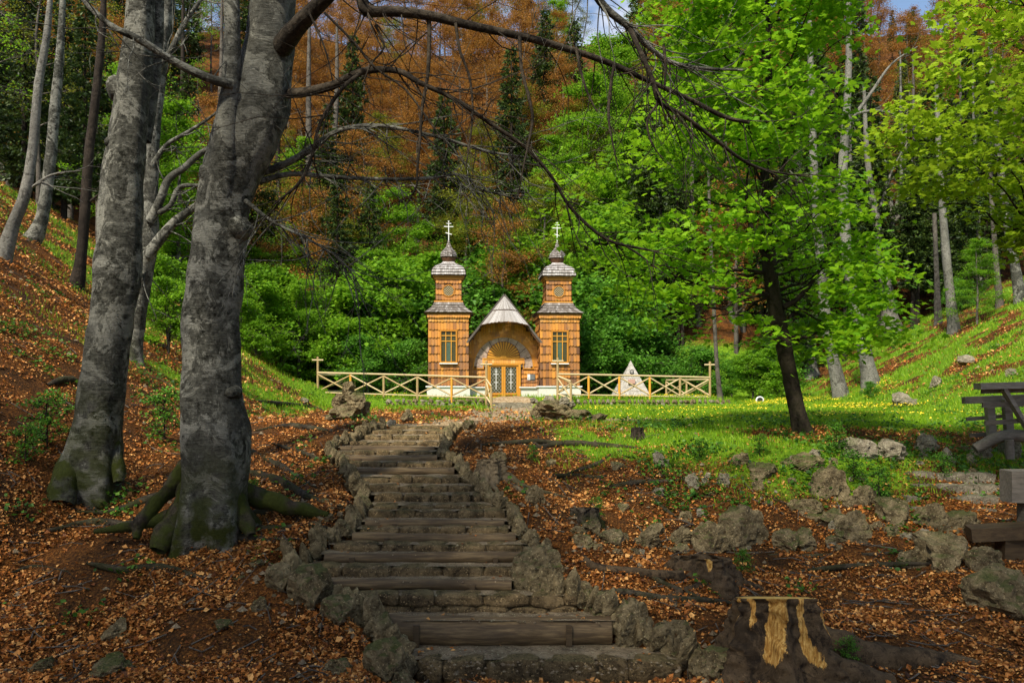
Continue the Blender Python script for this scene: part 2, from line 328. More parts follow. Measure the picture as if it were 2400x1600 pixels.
gr = ramp(nt, n1, [(.3, (.04, .09, .006)), (.55, (.13, .25, .012)), (.75, (.25, .32, .02))])
pth = ramp(nt, n1, [(.3, (.16, .10, .05)), (.5, (.36, .26, .15)), (.7, (.5, .42, .3))])
c = mixc(nt, ramp(nt, math_(nt, 'ADD', attr(nt, 'grass'), math_(nt, 'MULTIPLY', math_(nt, 'SUBTRACT', n1, .5), .9)), [(.4, g(0)), (.6, g(1))]), soil, gr)
c = mixc(nt, ramp(nt, math_(nt, 'ADD', attr(nt, 'path'), math_(nt, 'MULTIPLY', math_(nt, 'SUBTRACT', n1, .5), .9)), [(.4, g(0)), (.65, g(1))]), c, pth)
nt.links.new(c, bs.inputs['Base Color']); bs.inputs['Roughness'].default_value = .95; bs.inputs['Specular IOR Level'].default_value = .1
bump(nt, bs, math_(nt, 'ADD', n1, n3), 1., .05); M['ground'] = m
o = build('ground', A, m); tag(o, kind='structure')
for nm, arr in (('grass', grassmask(X, Y)), ('path', pathmask(X, Y))):
    at = o.data.attributes.new(nm, 'FLOAT', 'POINT'); at.data.foreach_set('value', arr.ravel())

# ------------------------------------------------------------------ rocks
def rock_mesh(seed, mat, sub=4, blocky=.3, stretch=(1, 1, 1)):
    r = random.Random(seed); bm = bmesh.new(); bmesh.ops.create_icosphere(bm, subdivisions=sub, radius=.5)
    planes = [(Vector((r.gauss(0, 1), r.gauss(0, 1), r.gauss(0, .8))).normalized(), r.uniform(.2, .42)) for _ in range(15)]
    off = Vector((seed*3.1, seed*1.7, 0))
    for v in bm.verts:
        p = v.co.copy()
        for n, d in planes:
            t = p.dot(n)
            if t > d: p -= n*(t-d)*.97
        q_ = Vector((p.x, p.y, p.z*2.2)); nn = noise.fractal(p*2+off, .9, 2, 3)*.06+noise.fractal(q_*6+off, .7, 2.2, 4)*.05-max(0, .12-abs(noise.noise(q_*3+off)))*.55+noise.noise(Vector((p.x*1.5, p.y*1.5, p.z*11))+off)*.03
        p += p.normalized()*nn; v.co = Vector((p.x*stretch[0], p.y*stretch[1], p.z*stretch[2]))
    for f in bm.faces: f.smooth = False
    me = bpy.data.meshes.new('boulder'); bm.to_mesh(me); bm.free(); me.materials.append(mat); return me
ROCKS = [rock_mesh(s, M['rock']) for s in range(1, 7)]
PROCKS = [rock_mesh(s, M['rock_pale']) for s in range(11, 14)]
SLABS = [rock_mesh(s, M['rock_kerb'], 3, stretch=(.55, 1, 1.15)) for s in range(21, 26)]
SMALL = [rock_mesh(s, M['rock'], 2) for s in range(31, 34)]; PSMALL = [rock_mesh(s, M['rock_pale'], 2) for s in range(41, 43)]
rr = random.Random(5)
def boulder(px, py, w, h, label, kinds=None, group=None, name='boulder', depth=1., yaw=None, lift=0.):
    "px,py = middle of its foot in the photo, w,h its size there"
    p = G(px, py); s = p[1]/F; kinds = kinds or ROCKS
    o = link(name, rr.choice(kinds)); W = w*s; Hh = h*s
    o.location = (p[0], p[1]+W*.3*depth, p[2]+Hh*.22+lift); o.scale = (W*1.02, W*.95*depth, Hh*1.35)
    o.rotation_euler = (rr.uniform(-.15, .15), rr.uniform(-.15, .15), rr.uniform(-.5, .5) if yaw is None else yaw)
    return tag(o, label, 'stone' if name == 'stone' else 'boulder', group)

# ------------------------------------------------------------------ staircase
st = thing('staircase', 'long rustic staircase of logs and stones climbing toward the chapel', 'staircase')
rs = np.random.RandomState(11); np.random.seed(4)
for k, (sy, xl, xr, kind) in enumerate(STEPS):
    D, z = SD[k], SZ[k]; Dn = SD[k+1] if k+1 < len(SD) else D+1.2
    zb = SZ[k-1] if k else z-.5; hgt = z-zb; x0, x1 = SXL[k], SXR[k]; A = Acc()
    # gravel tread with an uneven surface
    nxx, nyy = 40, 6; gx_ = np.linspace(x0-.12, x1+.12, nxx); gy_ = np.linspace(D+.05, Dn+.12, nyy)
    XX, YY = np.meshgrid(gx_, gy_); ZZ = z-.012+(fbm(XX*3+k, YY*3)-.5)*.03
    ii = np.arange(nyy-1)[:, None]*nxx; jj = np.arange(nxx-1)[None, :]
    A.add(np.stack([XX, YY, ZZ], -1).reshape(-1, 3), np.stack([ii+jj, ii+jj+1, ii+nxx+jj+1, ii+nxx+jj], -1).reshape(-1, 4), mi=1)
    if kind == 'l':
        R = max(.075, hgt*.62); pts = [(x0-.05+(x1-x0+.1)*t, D+R*.9+.012*math.sin(7*t+k), z-R+.01*math.sin(5*t+2*k)+.01, R*(1+.05*math.sin(3*t+k))) for t in np.linspace(0, 1, 7)]
        tube(A, pts, 18, .5, 0, 9, .14, 4, cap=True)
        if hgt > 2*R-.03: A.box(((x0+x1)/2, D+R+.1, z-hgt/2-R*.8), (x1-x0, .16, max(.05, hgt)), .2, 2)
        for t in ((.12, .82) if k < 6 else (.2,)): A.bar((x0+(x1-x0)*t, D-.02, z-.04), (x0+(x1-x0)*t, D-.03, zb-.1), .07, .05, .25)
        nm = 'log_step'
    else:
        x = x0; rows = 2 if (k in (0, 2)) else 1
        for rw in range(rows):
            x = x0-rs.uniform(0, .15)
            while x < x1:
                w = rs.uniform(.28, .7)*(1 if k < 12 else .8); h_ = (hgt+.1)/rows; zt = z-rw*h_
                w = min(w, x1+.1-x)
                if w < .1: break
                bmx = bmesh.new(); bmesh.ops.create_cube(bmx, size=1); bmesh.ops.subdivide_edges(bmx, edges=bmx.edges[:], cuts=3, use_grid_fill=True)
                for v_ in bmx.verts:
                    p = v_.co; q = Vector((p.x, p.y, p.z)); L4 = (abs(q.x*2)**5+abs(q.y*2)**5+abs(q.z*2)**5)**.2; q = q/max(L4, .01)*max(abs(q.x), abs(q.y), abs(q.z))*2 if L4 > .01 else q
                    q = Vector((q.x*(w+.01), q.y*.3, q.z*h_*1.04)); q += Vector((0, 0, 0))+Vector([noise.noise(q*4+Vector((x*9, k, a*7+rw)))*.035 for a in range(3)]); v_.co = q
                bmx.verts.ensure_lookup_table(); Vx = np.array([v_.co[:] for v_ in bmx.verts])+np.array([x+w/2, D+.13+rs.uniform(-.02, .02), zt-h_/2+rs.uniform(-.012, .012)])
                A.add(Vx, [[v_.index for v_ in f.verts] for f in bmx.faces], rs.rand(), 2); bmx.free(); x += w
        A.box(((x0+x1)/2, D+.2, z-.04-(hgt+.3)/2), (x1-x0, .2, hgt+.28), .2, 2); nm = 'stone_step'
    build(nm, A, [M['log'], M['gravel'], M['rock_step']], st)

def kerb(name, label, pts, hgt, n, mats, size=.34):
    t = thing(name, label, 'stone wall'); pts = np.array(pts); s = np.concatenate([[0], np.cumsum(np.linalg.norm(np.diff(pts[:, :2], axis=0), axis=1))])
    for q in range(n):
        u = s[-1]*(q+.5)/n+rr.uniform(-.04, .04); p = [np.interp(u, s, pts[:, a]) for a in range(3)]
        u2 = min(u+.1, s[-1]); u1 = max(0, u-.1); ang = math.atan2(np.interp(u2, s, pts[:, 1])-np.interp(u1, s, pts[:, 1]), np.interp(u2, s, pts[:, 0])-np.interp(u1, s, pts[:, 0]))
        big = rr.random() < .12; o = link('stone', rr.choice(ROCKS if big else SLABS), t); k_ = size*(1.15 if p[1] < 11 else .9 if p[1] < 14 else .75)*rr.uniform(.85, 1.2)
        o.location = (p[0]+rr.uniform(-.03, .03), p[1], p[2]+hgt*rr.uniform(.2, .9)-k_*.2); o.scale = (k_*rr.uniform(.8, 1.3)*(1. if not big else .8), k_*rr.uniform(.85, 1.2), k_*rr.uniform(1., 1.35)); o.rotation_euler = (rr.uniform(-.15, .15), rr.uniform(-.45, .25), ang+rr.uniform(-.3, .3))
    return t
lp = [(x-.22, d+.1, z+.02) for x, d, z in zip(SXL, SD, SZ)]; rp = [(x+.2, d+.1, z+.0) for x, d, z in zip(SXR, SD, SZ)]
lp = [(lp[0][0]+.15, 8.1, lp[0][2]-.25)]+lp; rp = [(rp[0][0]+.2, 8.2, rp[0][2]-.3)]+rp
kerb('kerb_wall', 'low mossy kerb of upright stones edging the left side of the staircase', lp, .1, 100, ROCKS+SLABS*2)
kerb('kerb_wall', 'low rough kerb of grey stones edging the right side of the staircase', rp, .06, 100, ROCKS+SLABS*2)

B = boulder
B(1275, 1388, 165, 115, 'large domed boulder beside the log steps on the right of the staircase')
B(1360, 1440, 140, 95, 'rough boulder under the big domed boulder at the stair edge')
B(1500, 1520, 110, 120, 'tall ribbed boulder right of the two lowest steps')
B(1420, 1485, 100, 100, 'ribbed boulder against the right end of the lowest log step')
B(1590, 1560, 150, 120, 'boulder right of the lowest stone step, in front of the fresh stump')
B(1700, 1600, 170, 90, 'flat dark boulder at the foot of the big fresh stump')
B(720, 1430, 130, 105, 'pale smooth boulder left of the wide stone step')
B(650, 1390, 80, 70, 'squat boulder leaning on the pale smooth boulder')
B(870, 1500, 130, 95, 'mossy pointed boulder left of the lowest log step')
B(790, 1470, 110, 70, 'mossy low boulder between the pale smooth boulder and the pointed one')
B(900, 1600, 130, 100, 'mossy boulder at the bottom left corner of the staircase')
B(790, 1590, 100, 50, 'low mossy boulder in leaves left of the staircase foot')
B(255, 1510, 85, 65, 'lone square dark stone in the brown leaves, lower left')
B(250, 1590, 130, 55, 'flat mossy rock under the lone square stone, lower left')
B(80, 1585, 110, 45, 'half buried rock at the lower left corner')
B(560, 1362, 75, 18, 'thin flat pale slab lying in leaves left of the stairs')
B(600, 1440, 70, 45, 'small grey rock in leaves left of the pale smooth boulder')
B(520, 1480, 60, 25, 'flat mossy stone in the leaves between lone square stone and stairs')
for q, (x_, y_, w_, h_, lb) in enumerate([
    (1370, 1290, 90, 45, 'nearest the domed boulder'), (1440, 1285, 80, 45, 'second from the domed boulder'), (1525, 1290, 95, 65, 'squarish, with a pale face'),
    (1600, 1285, 90, 60, 'dark, right of the squarish pale one'), (1680, 1300, 110, 85, 'wedge shaped, left of the broad pale one'), (1760, 1290, 150, 110, 'broadest, pale and layered'),
    (1850, 1295, 80, 55, 'small and round, right of the broad pale one'), (1890, 1295, 90, 70, 'dark and round topped'), (1960, 1240, 110, 60, 'tilted slab on top of the others'),
    (2010, 1275, 130, 90, 'dark and hollowed'), (1905, 1220, 130, 60, 'long, above the dark round topped one'), (2110, 1230, 110, 90, 'upright, in front of the small stone steps'),
    (2040, 1190, 80, 55, 'half hidden in green herbs'), (2200, 1240, 110, 70, 'round, beside the small stone steps'), (2280, 1260, 120, 90, 'grey, under the dark bench')]):
    B(x_, y_, w_, h_, 'rock row below the green mound: boulder '+lb, group='rock row below the mound')
B(1965, 1180, 110, 95, 'pointed boulder leaning out of the green mound')
B(2150, 1335, 95, 55, 'rounded boulder alone in leaves near the bench at right')
B(2240, 1330, 170, 110, 'big smooth boulder under the dark plank bench')
B(2330, 1350, 120, 70, 'rounded boulder on the right edge below the bench')
B(2370, 1450, 190, 120, 'big dark mossy boulder at the right edge of the leaves')
B(1550, 1100, 75, 45, 'pale angular stone on the slope below the meadow', PROCKS)
B(1630, 1150, 55, 45, 'pale pitted stone right of the pale angular one', PROCKS)
B(1545, 1165, 55, 28, 'low white stone below the pale angular one', PROCKS)
B(1450, 1100, 50, 25, 'flat grey stone left of the pale angular one')
B(1465, 1200, 45, 28, 'small grey stone beside the mossy stump')
B(1290, 1095, 50, 25, 'dark rounded stone right of the orange rooted stump')
B(1700, 1140, 55, 40, 'rough stone at the left foot of the green mound', PROCKS)
B(1800, 1120, 110, 50, 'dark ledge rock on the front of the green mound')
B(1900, 1110, 150, 60, 'wide dark ledge rock under the herbs of the green mound')
B(1740, 1095, 80, 45, 'ledge rock on the left shoulder of the green mound')
B(2020, 1080, 130, 60, 'rock at the right shoulder of the green mound', PROCKS)
B(2100, 1080, 120, 55, 'pale rock at the top of the small stone steps', PROCKS)
B(2180, 1060, 90, 55, 'pale jagged rock at the meadow edge', PROCKS)
B(2230, 1090, 80, 45, 'pale rock below the wooden railing', PROCKS)
B(2310, 1080, 80, 55, 'rounded pale rock under the wooden railing', PROCKS)
B(2380, 1075, 80, 55, 'pale rock at the right edge under the railing', PROCKS)
B(2130, 955, 110, 42, 'long white rock at the foot of the right hillside', PROCKS)
B(2200, 905, 40, 28, 'small white rock on the right hillside above the long one', PROCKS)
B(2375, 880, 30, 20, 'small white rock high on the right hillside near the railing', PROCKS)
B(2280, 850, 80, 22, 'pale broken rock high on the right hillside', PROCKS)
B(950, 990, 45, 40, 'blue grey twin topped stone beside the top of the stairs')
B(915, 1000, 40, 22, 'small pale stone left of the twin topped stone', PROCKS)
B(710, 945, 35, 14, 'small white stone pile left of the wooden fence', PROCKS)
B(1100, 1010, 40, 28, 'dark square stone at the right of the topmost steps')
B(1170, 1100, 50, 45, 'pointed stone beside the upper steps on the right')
B(1260, 1190, 60, 60, 'ribbed stone by the right kerb halfway up')

for q in range(84):
    if q < 50: u_ = rr.uniform(0, 1); x_ = 1340+u_*900; y_ = 1275+rr.uniform(-25, 30)-60*max(0, u_-.6)*2.2; w_ = rr.uniform(22, 60); k_ = 'small rough stone in the rubble along the rock row below the mound'
    else: x_ = rr.uniform(1560, 2300); y_ = rr.uniform(1050, 1200) if x_ > 1750 else rr.uniform(1090, 1240); w_ = rr.uniform(16, 48); k_ = 'small stone scattered between herbs on the green mound and slope'
    B(x_, y_, w_, w_*rr.uniform(.4, .7), k_, ROCKS[:3]+PROCKS[:1+(q >= 50)], group='small stones, '+('rock row' if q < 50 else 'mound'), name='stone')
for q in range(46):
    f_ = rr.random(); k_ = int(rr.triangular(0, 23, 3)); x_ = STEPS[k_][1]-rr.uniform(30, 150)*(1.3-k_/24); y_ = STEPS[k_][0]+rr.uniform(-10, 50)
    if y_ < 1595: w_ = rr.uniform(14, 46)*(1.2-k_/30); B(x_, y_, w_, w_*rr.uniform(.35, .6), 'small stone half sunk in leaves along the left side of the stairs', group='small stones left of the stairs', name='stone')
# rock mounds near the meadow path
def mound(name, label, items):
    t = thing(name, label, 'rock mound')
    for (px, py, w, h, km) in items:
        p = G(px, min(py, 1010)); D = items[0][5] if len(items[0]) > 5 else MD
        q = P(px, py, MD); o = link('stone', rr.choice(km), t); s = MD/F
        o.location = (q[0], q[1]+rr.uniform(-.1, .2), q[2]+h*s*.4); o.scale = (w*s*1.15, w*s*.9, h*s*1.3); o.rotation_euler = (rr.uniform(-.3, .3), rr.uniform(-.3, .3), rr.uniform(-3, 3))
MD = 20.5
mound('rock_mound', 'tall dark mound of mossy rocks left of the top of the stairs', [(820, 985, 90, 40, ROCKS), (800, 965, 60, 40, ROCKS), (835, 955, 70, 45, ROCKS), (815, 935, 50, 35, ROCKS), (820, 920, 32, 25, ROCKS), (850, 975, 50, 45, ROCKS), (780, 990, 45, 28, ROCKS)])
MD = 21.5
mound('rock_mound', 'low broad mound of dark rock topped with rubble before the chapel', [(1300, 985, 110, 45, ROCKS), (1350, 985, 90, 35, ROCKS), (1265, 980, 40, 48, ROCKS), (1400, 992, 60, 20, ROCKS), (1290, 950, 50, 22, PROCKS), (1320, 948, 40, 20, PROCKS), (1250, 945, 30, 15, PROCKS), (1340, 955, 30, 14, PROCKS)])

# small stone steps at the right
t = thing('stone_steps', 'short flight of pale stone steps rising to the wooden railing', 'steps')
for k in range(6):
    D = 13.2+k*.36; z = P(0, 1245-k*27, D)[2]; A = Acc(); x = P(2100+k*8, 0, D)[0]; xe = P(2290+k*5, 0, D)[0]
    while x < xe:
        w = rs.uniform(.25, .55); A.box((x+w/2, D+.2, z-.1), (w-.02, .45, .22), rs.rand(), 0, jit=.025); x += w
    build('stone_step', A, [M['rock_pale']], t)

# ------------------------------------------------------------------ pebbles, litter, grass, herbs (nobody could count them)
def scat(n, d0, d1, wid=.75, p=1.0, rng=None):
    u = rng.rand(n); D = (d0**(1-p)+(d1**(1-p)-d0**(1-p))*u)**(1/(1-p)) if p != 1 else d0*(d1/d0)**u
    x = (rng.rand(n)*2-1)*wid*D; return x, D
def instair(x, y, m=.1): return (y > 8.6) & (y < TOPD+.3) & (x > np.interp(y, SD, SXL)-m) & (x < np.interp(y, SD, SXR)+m)
rng = np.random.RandomState(21)
x, y = scat(480000, 7.5, 60, .82, 1.25, rng); gm = grassmask(x, y); pm = pathmask(x, y)
ch = fbm(x*1.3+40, y*1.3)
keep = (rng.rand(len(x)) > gm*1.05) & ~instair(x, y, .0) & (rng.rand(len(x)) > pm*.7) & (rng.rand(len(x)) < .1+1.5*sst(.3, .6, ch))
x = x[keep]; y = y[keep]; A = Acc(); C = np.stack([x, y, H(x, y)+rng.uniform(.0, .045, len(x))], 1)
sz = .043*np.clip(y/16, 1, 2.2)*np.where(rng.rand(len(x)) < .2, 1.7, 1)*rng.uniform(.6, 1.2, len(x))
leaves(A, C, sz, rng, QUAD*np.array([1.25, 1, 3.2]), .6, r=np.clip(.5+.33*rng.randn(len(x)), 0, 1))
x, y = scat(1500, 8.9, 18, .3, 1, rng); kk = instair(x, y, -.05); x = x[kk]; y = y[kk]
k_ = np.clip(np.searchsorted(SD, y)-1, 0, len(SD)-1); e_ = np.abs(x-(SXL[k_]+SXR[k_])/2)/((SXR[k_]-SXL[k_])/2); kk = rng.rand(len(x)) < e_**2; x = x[kk]; y = y[kk]; k_ = k_[kk]
leaves(A, np.stack([x, y, SZ[k_]+.0], 1), .055, rng, QUAD*np.array([1.25, 1, 2.2]), .3)
tag(build('leaf_litter', A, M['litter']), 'brown fallen beech leaves covering the forest floor', 'fallen leaves', kind='stuff')

A = Acc(); x, y = scat(14000, 8, 40, .7, 1.2, rng); pm = pathmask(x, y); s_ = instair(x, y, -.02)
near = np.exp(-np.minimum(np.abs(x-np.interp(y, SD, SXL)+.7), np.abs(x-np.interp(y, SD, SXR)-.7))/.5)*(y < 19)
kk = (rng.rand(len(x)) < .05+pm*.8+near*.5) | (s_ & (rng.rand(len(x)) < .8)); x = x[kk]; y = y[kk]; s_ = s_[kk]
k_ = np.clip(np.searchsorted(SD, y)-1, 0, len(SD)-1); z = np.where(s_, SZ[k_]-.02, H(x, y)+.005)
OCT = np.array([[1, 0, 0], [-1, 0, 0], [0, 1, 0], [0, -1, 0], [0, 0, .8], [0, 0, -.8]]); OF = np.array([[0, 2, 4], [2, 1, 4], [1, 3, 4], [3, 0, 4]])
S = np.where(s_, .018, .035)*rng.uniform(.5, 1.8, len(x))*np.clip(y/14, 1, 2); V = OCT[None]*S[:, None, None]*rng.uniform(.6, 1.3, (len(x), 6, 1))+np.stack([x, y, z], 1)[:, None]
A.add(V.reshape(-1, 3), (OF[None]+6*np.arange(len(x))[:, None, None]).reshape(-1, 3), np.repeat(rng.rand(len(x)), 4))
tag(build('gravel', A, M['gravel']), 'loose pale pebbles on the steps, path and leaf floor', 'gravel', kind='stuff')

A = Acc(); x, y = scat(1500, 8, 34, .7, 1.2, rng); kk = ~instair(x, y, .1) & (rng.rand(1500) > grassmask(x, y)*.8); x = x[kk]; y = y[kk]
for x_, y_ in zip(x, y):
    a_ = rng.uniform(0, 3.14); L_ = rng.uniform(.15, .6); pts_ = [(x_+math.cos(a_)*L_*f+rng.normal(0, .02), y_+math.sin(a_)*L_*f+rng.normal(0, .02), 0, rng.uniform(.004, .011)) for f in (-.5, 0, .5)]
    tube(A, [(p[0], p[1], hz(p[0], p[1])+.02+rng.uniform(0, .03), p[3]) for p in pts_], 4, rng.rand(), 0, 1)
tag(build('fallen_twigs', A, M['bark_grey']), 'thin dry twigs strewn over the leaf litter', 'twigs', kind='stuff')
BL = np.array([[-.045, 0, 0], [.045, 0, 0], [.03, .1, .55], [0, .28, 1.]])
A = Acc(); x, y = scat(260000, 14, 62, .75, 1.0, rng); gm = grassmask(x, y); kk = (rng.rand(len(x)) < gm) & (rng.rand(len(x)) > pathmask(x, y)*.95); x = x[kk]; y = y[kk]
N = len(x); th = rng.uniform(0, 6.28, N); h = rng.uniform(.07, .17, N)*np.clip(y/26, .8, 1.6); b = BL[None]*np.array([1.1, 1, 1])*h[:, None, None]; b[:, :, 0] *= 1.6; b[:, :, 1] *= rng.uniform(.3, 2.5, (N, 1))
V = np.stack([b[..., 0]*np.cos(th)[:, None]-b[..., 1]*np.sin(th)[:, None], b[..., 0]*np.sin(th)[:, None]+b[..., 1]*np.cos(th)[:, None], b[..., 2]], -1)+np.stack([x, y, H(x, y)-.01], 1)[:, None]
A.add(V.reshape(-1, 3), np.arange(4*N).reshape(N, 4), rng.rand(N)); tag(build('grass', A, M['grass']), 'bright green meadow grass around the chapel', 'grass', kind='stuff')

A = Acc(); x = rng.uniform(3, 24, 20000); y = rng.uniform(20, 47, 20000); dens = fbm(x*.35+2, y*.35+7)
kk = (rng.rand(20000) < sst(.42, .58, dens)*grassmask(x, y)*(.15+.85*sst(6, 12, x)*sst(22, 30, y))) & (x < 7+y*.31); x = x[kk]; y = y[kk]
HEX = np.array([[math.cos(a)*.5, math.sin(a)*.5, .15*(a % 2)] for a in np.arange(6)/6*6.283])
leaves(A, np.stack([x, y, H(x, y)+.12+.08*rng.rand(len(x))], 1), .05, rng, HEX, .5)
x = np.concatenate([rng.uniform(-11, 12, 260), rng.uniform(3, 12, 150)]); y = rng.uniform(45.8, 48, 410); leaves(A, np.stack([x, y, H(x, y)+.15+.1*rng.rand(410)], 1), .07, rng, HEX, .5)
tag(build('dandelions', A, M['yellow']), 'yellow dandelion flowers sprinkled over the meadow', 'flowers', kind='stuff')

A = Acc(); cx, cy = scat(2600, 9.5, 50, .72, 1.1, rng); gm = fbm(cx*.8+70, cy*.8); mn = np.exp(-((cx-5.8)/2.6)**2-((cy-15.2)/1.5)**2)
zone = np.where((cx > 1) & (cy > 14) & (cy < 20), 1.1, .12)+mn*2.6+.45*((cx < -8) & (cy > 15))+.4*((cy > 43) & (cy < 46) & (np.abs(cx) < 13))+.6*(cx > 14)*(cy > 20)
kk = (rng.rand(len(cx)) < zone*sst(.35, .6, gm)) & ~instair(cx, cy, .3); cx = cx[kk]; cy = cy[kk]
n = 34; px_ = np.repeat(cx, n)+rng.normal(0, .16, len(cx)*n); py_ = np.repeat(cy, n)+rng.normal(0, .16, len(cx)*n)
leaves(A, np.stack([px_, py_, H(px_, py_)+rng.uniform(.01, .22, len(px_))*np.repeat(rng.uniform(.4, 1.3, len(cx)), n)], 1), .085, rng, QUAD*np.array([1.2, 1, 1]), .6)
tag(build('ground_cover', A, M['plant']), 'patches of low green herbs between rocks and leaves', 'ground cover', kind='stuff')

# ------------------------------------------------------------------ chapel (local frame: x right, y back, z up; origin on the door threshold)
CH = thing('chapel', 'small wooden chapel with shingled walls and two onion domed towers', 'chapel', loc=(P(1180, 0, 51.0)[0], 51.0, P(0, 940, 51.0)[2]), rz=math.radians(4))
SHM = [M['shingle'], M['grey_shingle'], M['trim'], M['dark_wood']]
crng = np.random.RandomState(9)
def shingles(A, o, u, nrm, w0, w1, z0, z1, rh=.5, sw=.15, mask=None, tone=None, mi=0, out=.075, up=(0, 0, 1)):
    "rows of round-ended shingles on a face; half width runs from w0 (bottom) to w1 (top)"
    o = np.array(o, float); u = np.array(u, float); nrm = np.array(nrm, float); up = np.array(up, float); z = z0; row = 0
    while z < z1-.02:
        zt = min(z+rh, z1); hw = w0+(w1-w0)*((z-z0)/(z1-z0)); n = max(2, int(round(2*hw/sw))); s = 2*hw/n
        for i in range(n):
            cx = -hw+(i+.5)*s; b = z+crng.uniform(-.02, .02)
            if mask and mask(cx, (z+zt)/2): continue
            t0 = tone((z-z0)/(z1-z0), cx) if tone else .6; r = np.clip(t0+crng.normal(0, .10), 0, 1); hs = s*.47; ou = out+crng.uniform(0, .012)
            q = [(-hs, zt+.04, .012), (-hs, b+.055, ou), (-hs*.55, b+.012, ou), (0, b, ou), (hs*.55, b+.012, ou), (hs, b+.055, ou), (hs, zt+.04, .012)]
            V = [o+u*(cx+a)+up*h+nrm*d for a, h, d in q]; B_ = [o+u*(cx+a)+up*h+nrm*(d-.03) for a, h, d in q[1:6]]
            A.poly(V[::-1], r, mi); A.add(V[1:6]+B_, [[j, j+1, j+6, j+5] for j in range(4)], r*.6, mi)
        z += rh; row += 1
def prism(A, hx, hy, z0, z1, mi=3, c=(0, 0)): A.box((c[0], c[1], (z0+z1)/2), (2*hx, 2*hy, z1-z0), .4, mi)
def roofrings(A, prof, r0=.5, n=4, step=.03, mi=1, sw=.13):
    "shingle courses on a square/octagonal curved roof; prof = [(half width, z)]"
    for k in range(len(prof)-1):
        (w0, z0), (w1, z1) = prof[k], prof[k+1]
        for s in range(n):
            a0 = 2*math.pi*(s-.5)/n-math.pi/2; a1 = 2*math.pi*(s+.5)/n-math.pi/2; R = 1/math.cos(math.pi/n)
            def pt(a, w, z): return np.array([math.cos(a)*w*R, math.sin(a)*w*R, z])
            m_ = max(1, int(round(2*w0*math.tan(math.pi/n)/sw)))
            for i in range(m_):
                f0, f1 = (i+.04)/m_, (i+.96)/m_; lo = crng.uniform(-.015, .012); am = (a0+a1)/2; out = np.array([math.cos(am), math.sin(am), .3])*(step+crng.uniform(0, .012))
                p = [pt(a0, w0, z0)*(1-f0)+pt(a1, w0, z0)*f0, pt(a0, w0, z0)*(1-f1)+pt(a1, w0, z0)*f1, pt(a0, w1, z1)*(1-f1)+pt(a1, w1, z1)*f1, pt(a0, w1, z1)*(1-f0)+pt(a1, w1, z1)*f0]
                p[0] = p[0]+out+[0, 0, lo]; p[1] = p[1]+out+[0, 0, lo]; p[2] = p[2]+out*.1; p[3] = p[3]+out*.1; r = np.clip(r0+crng.normal(0, .16), 0, 1)
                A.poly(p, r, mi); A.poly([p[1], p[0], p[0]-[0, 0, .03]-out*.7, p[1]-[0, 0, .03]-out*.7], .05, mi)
            A.poly([pt(a0, w0*.995, z0-.01), pt(a1, w0*.995, z0-.01), pt(a1, w1*.985, z1-.01), pt(a0, w1*.985, z1-.01)], .1, 3)
FACES = [((1, 0, 0), (0, -1, 0)), ((0, 1, 0), (1, 0, 0)), ((-1, 0, 0), (0, 1, 0)), ((0, -1, 0), (-1, 0, 0))]
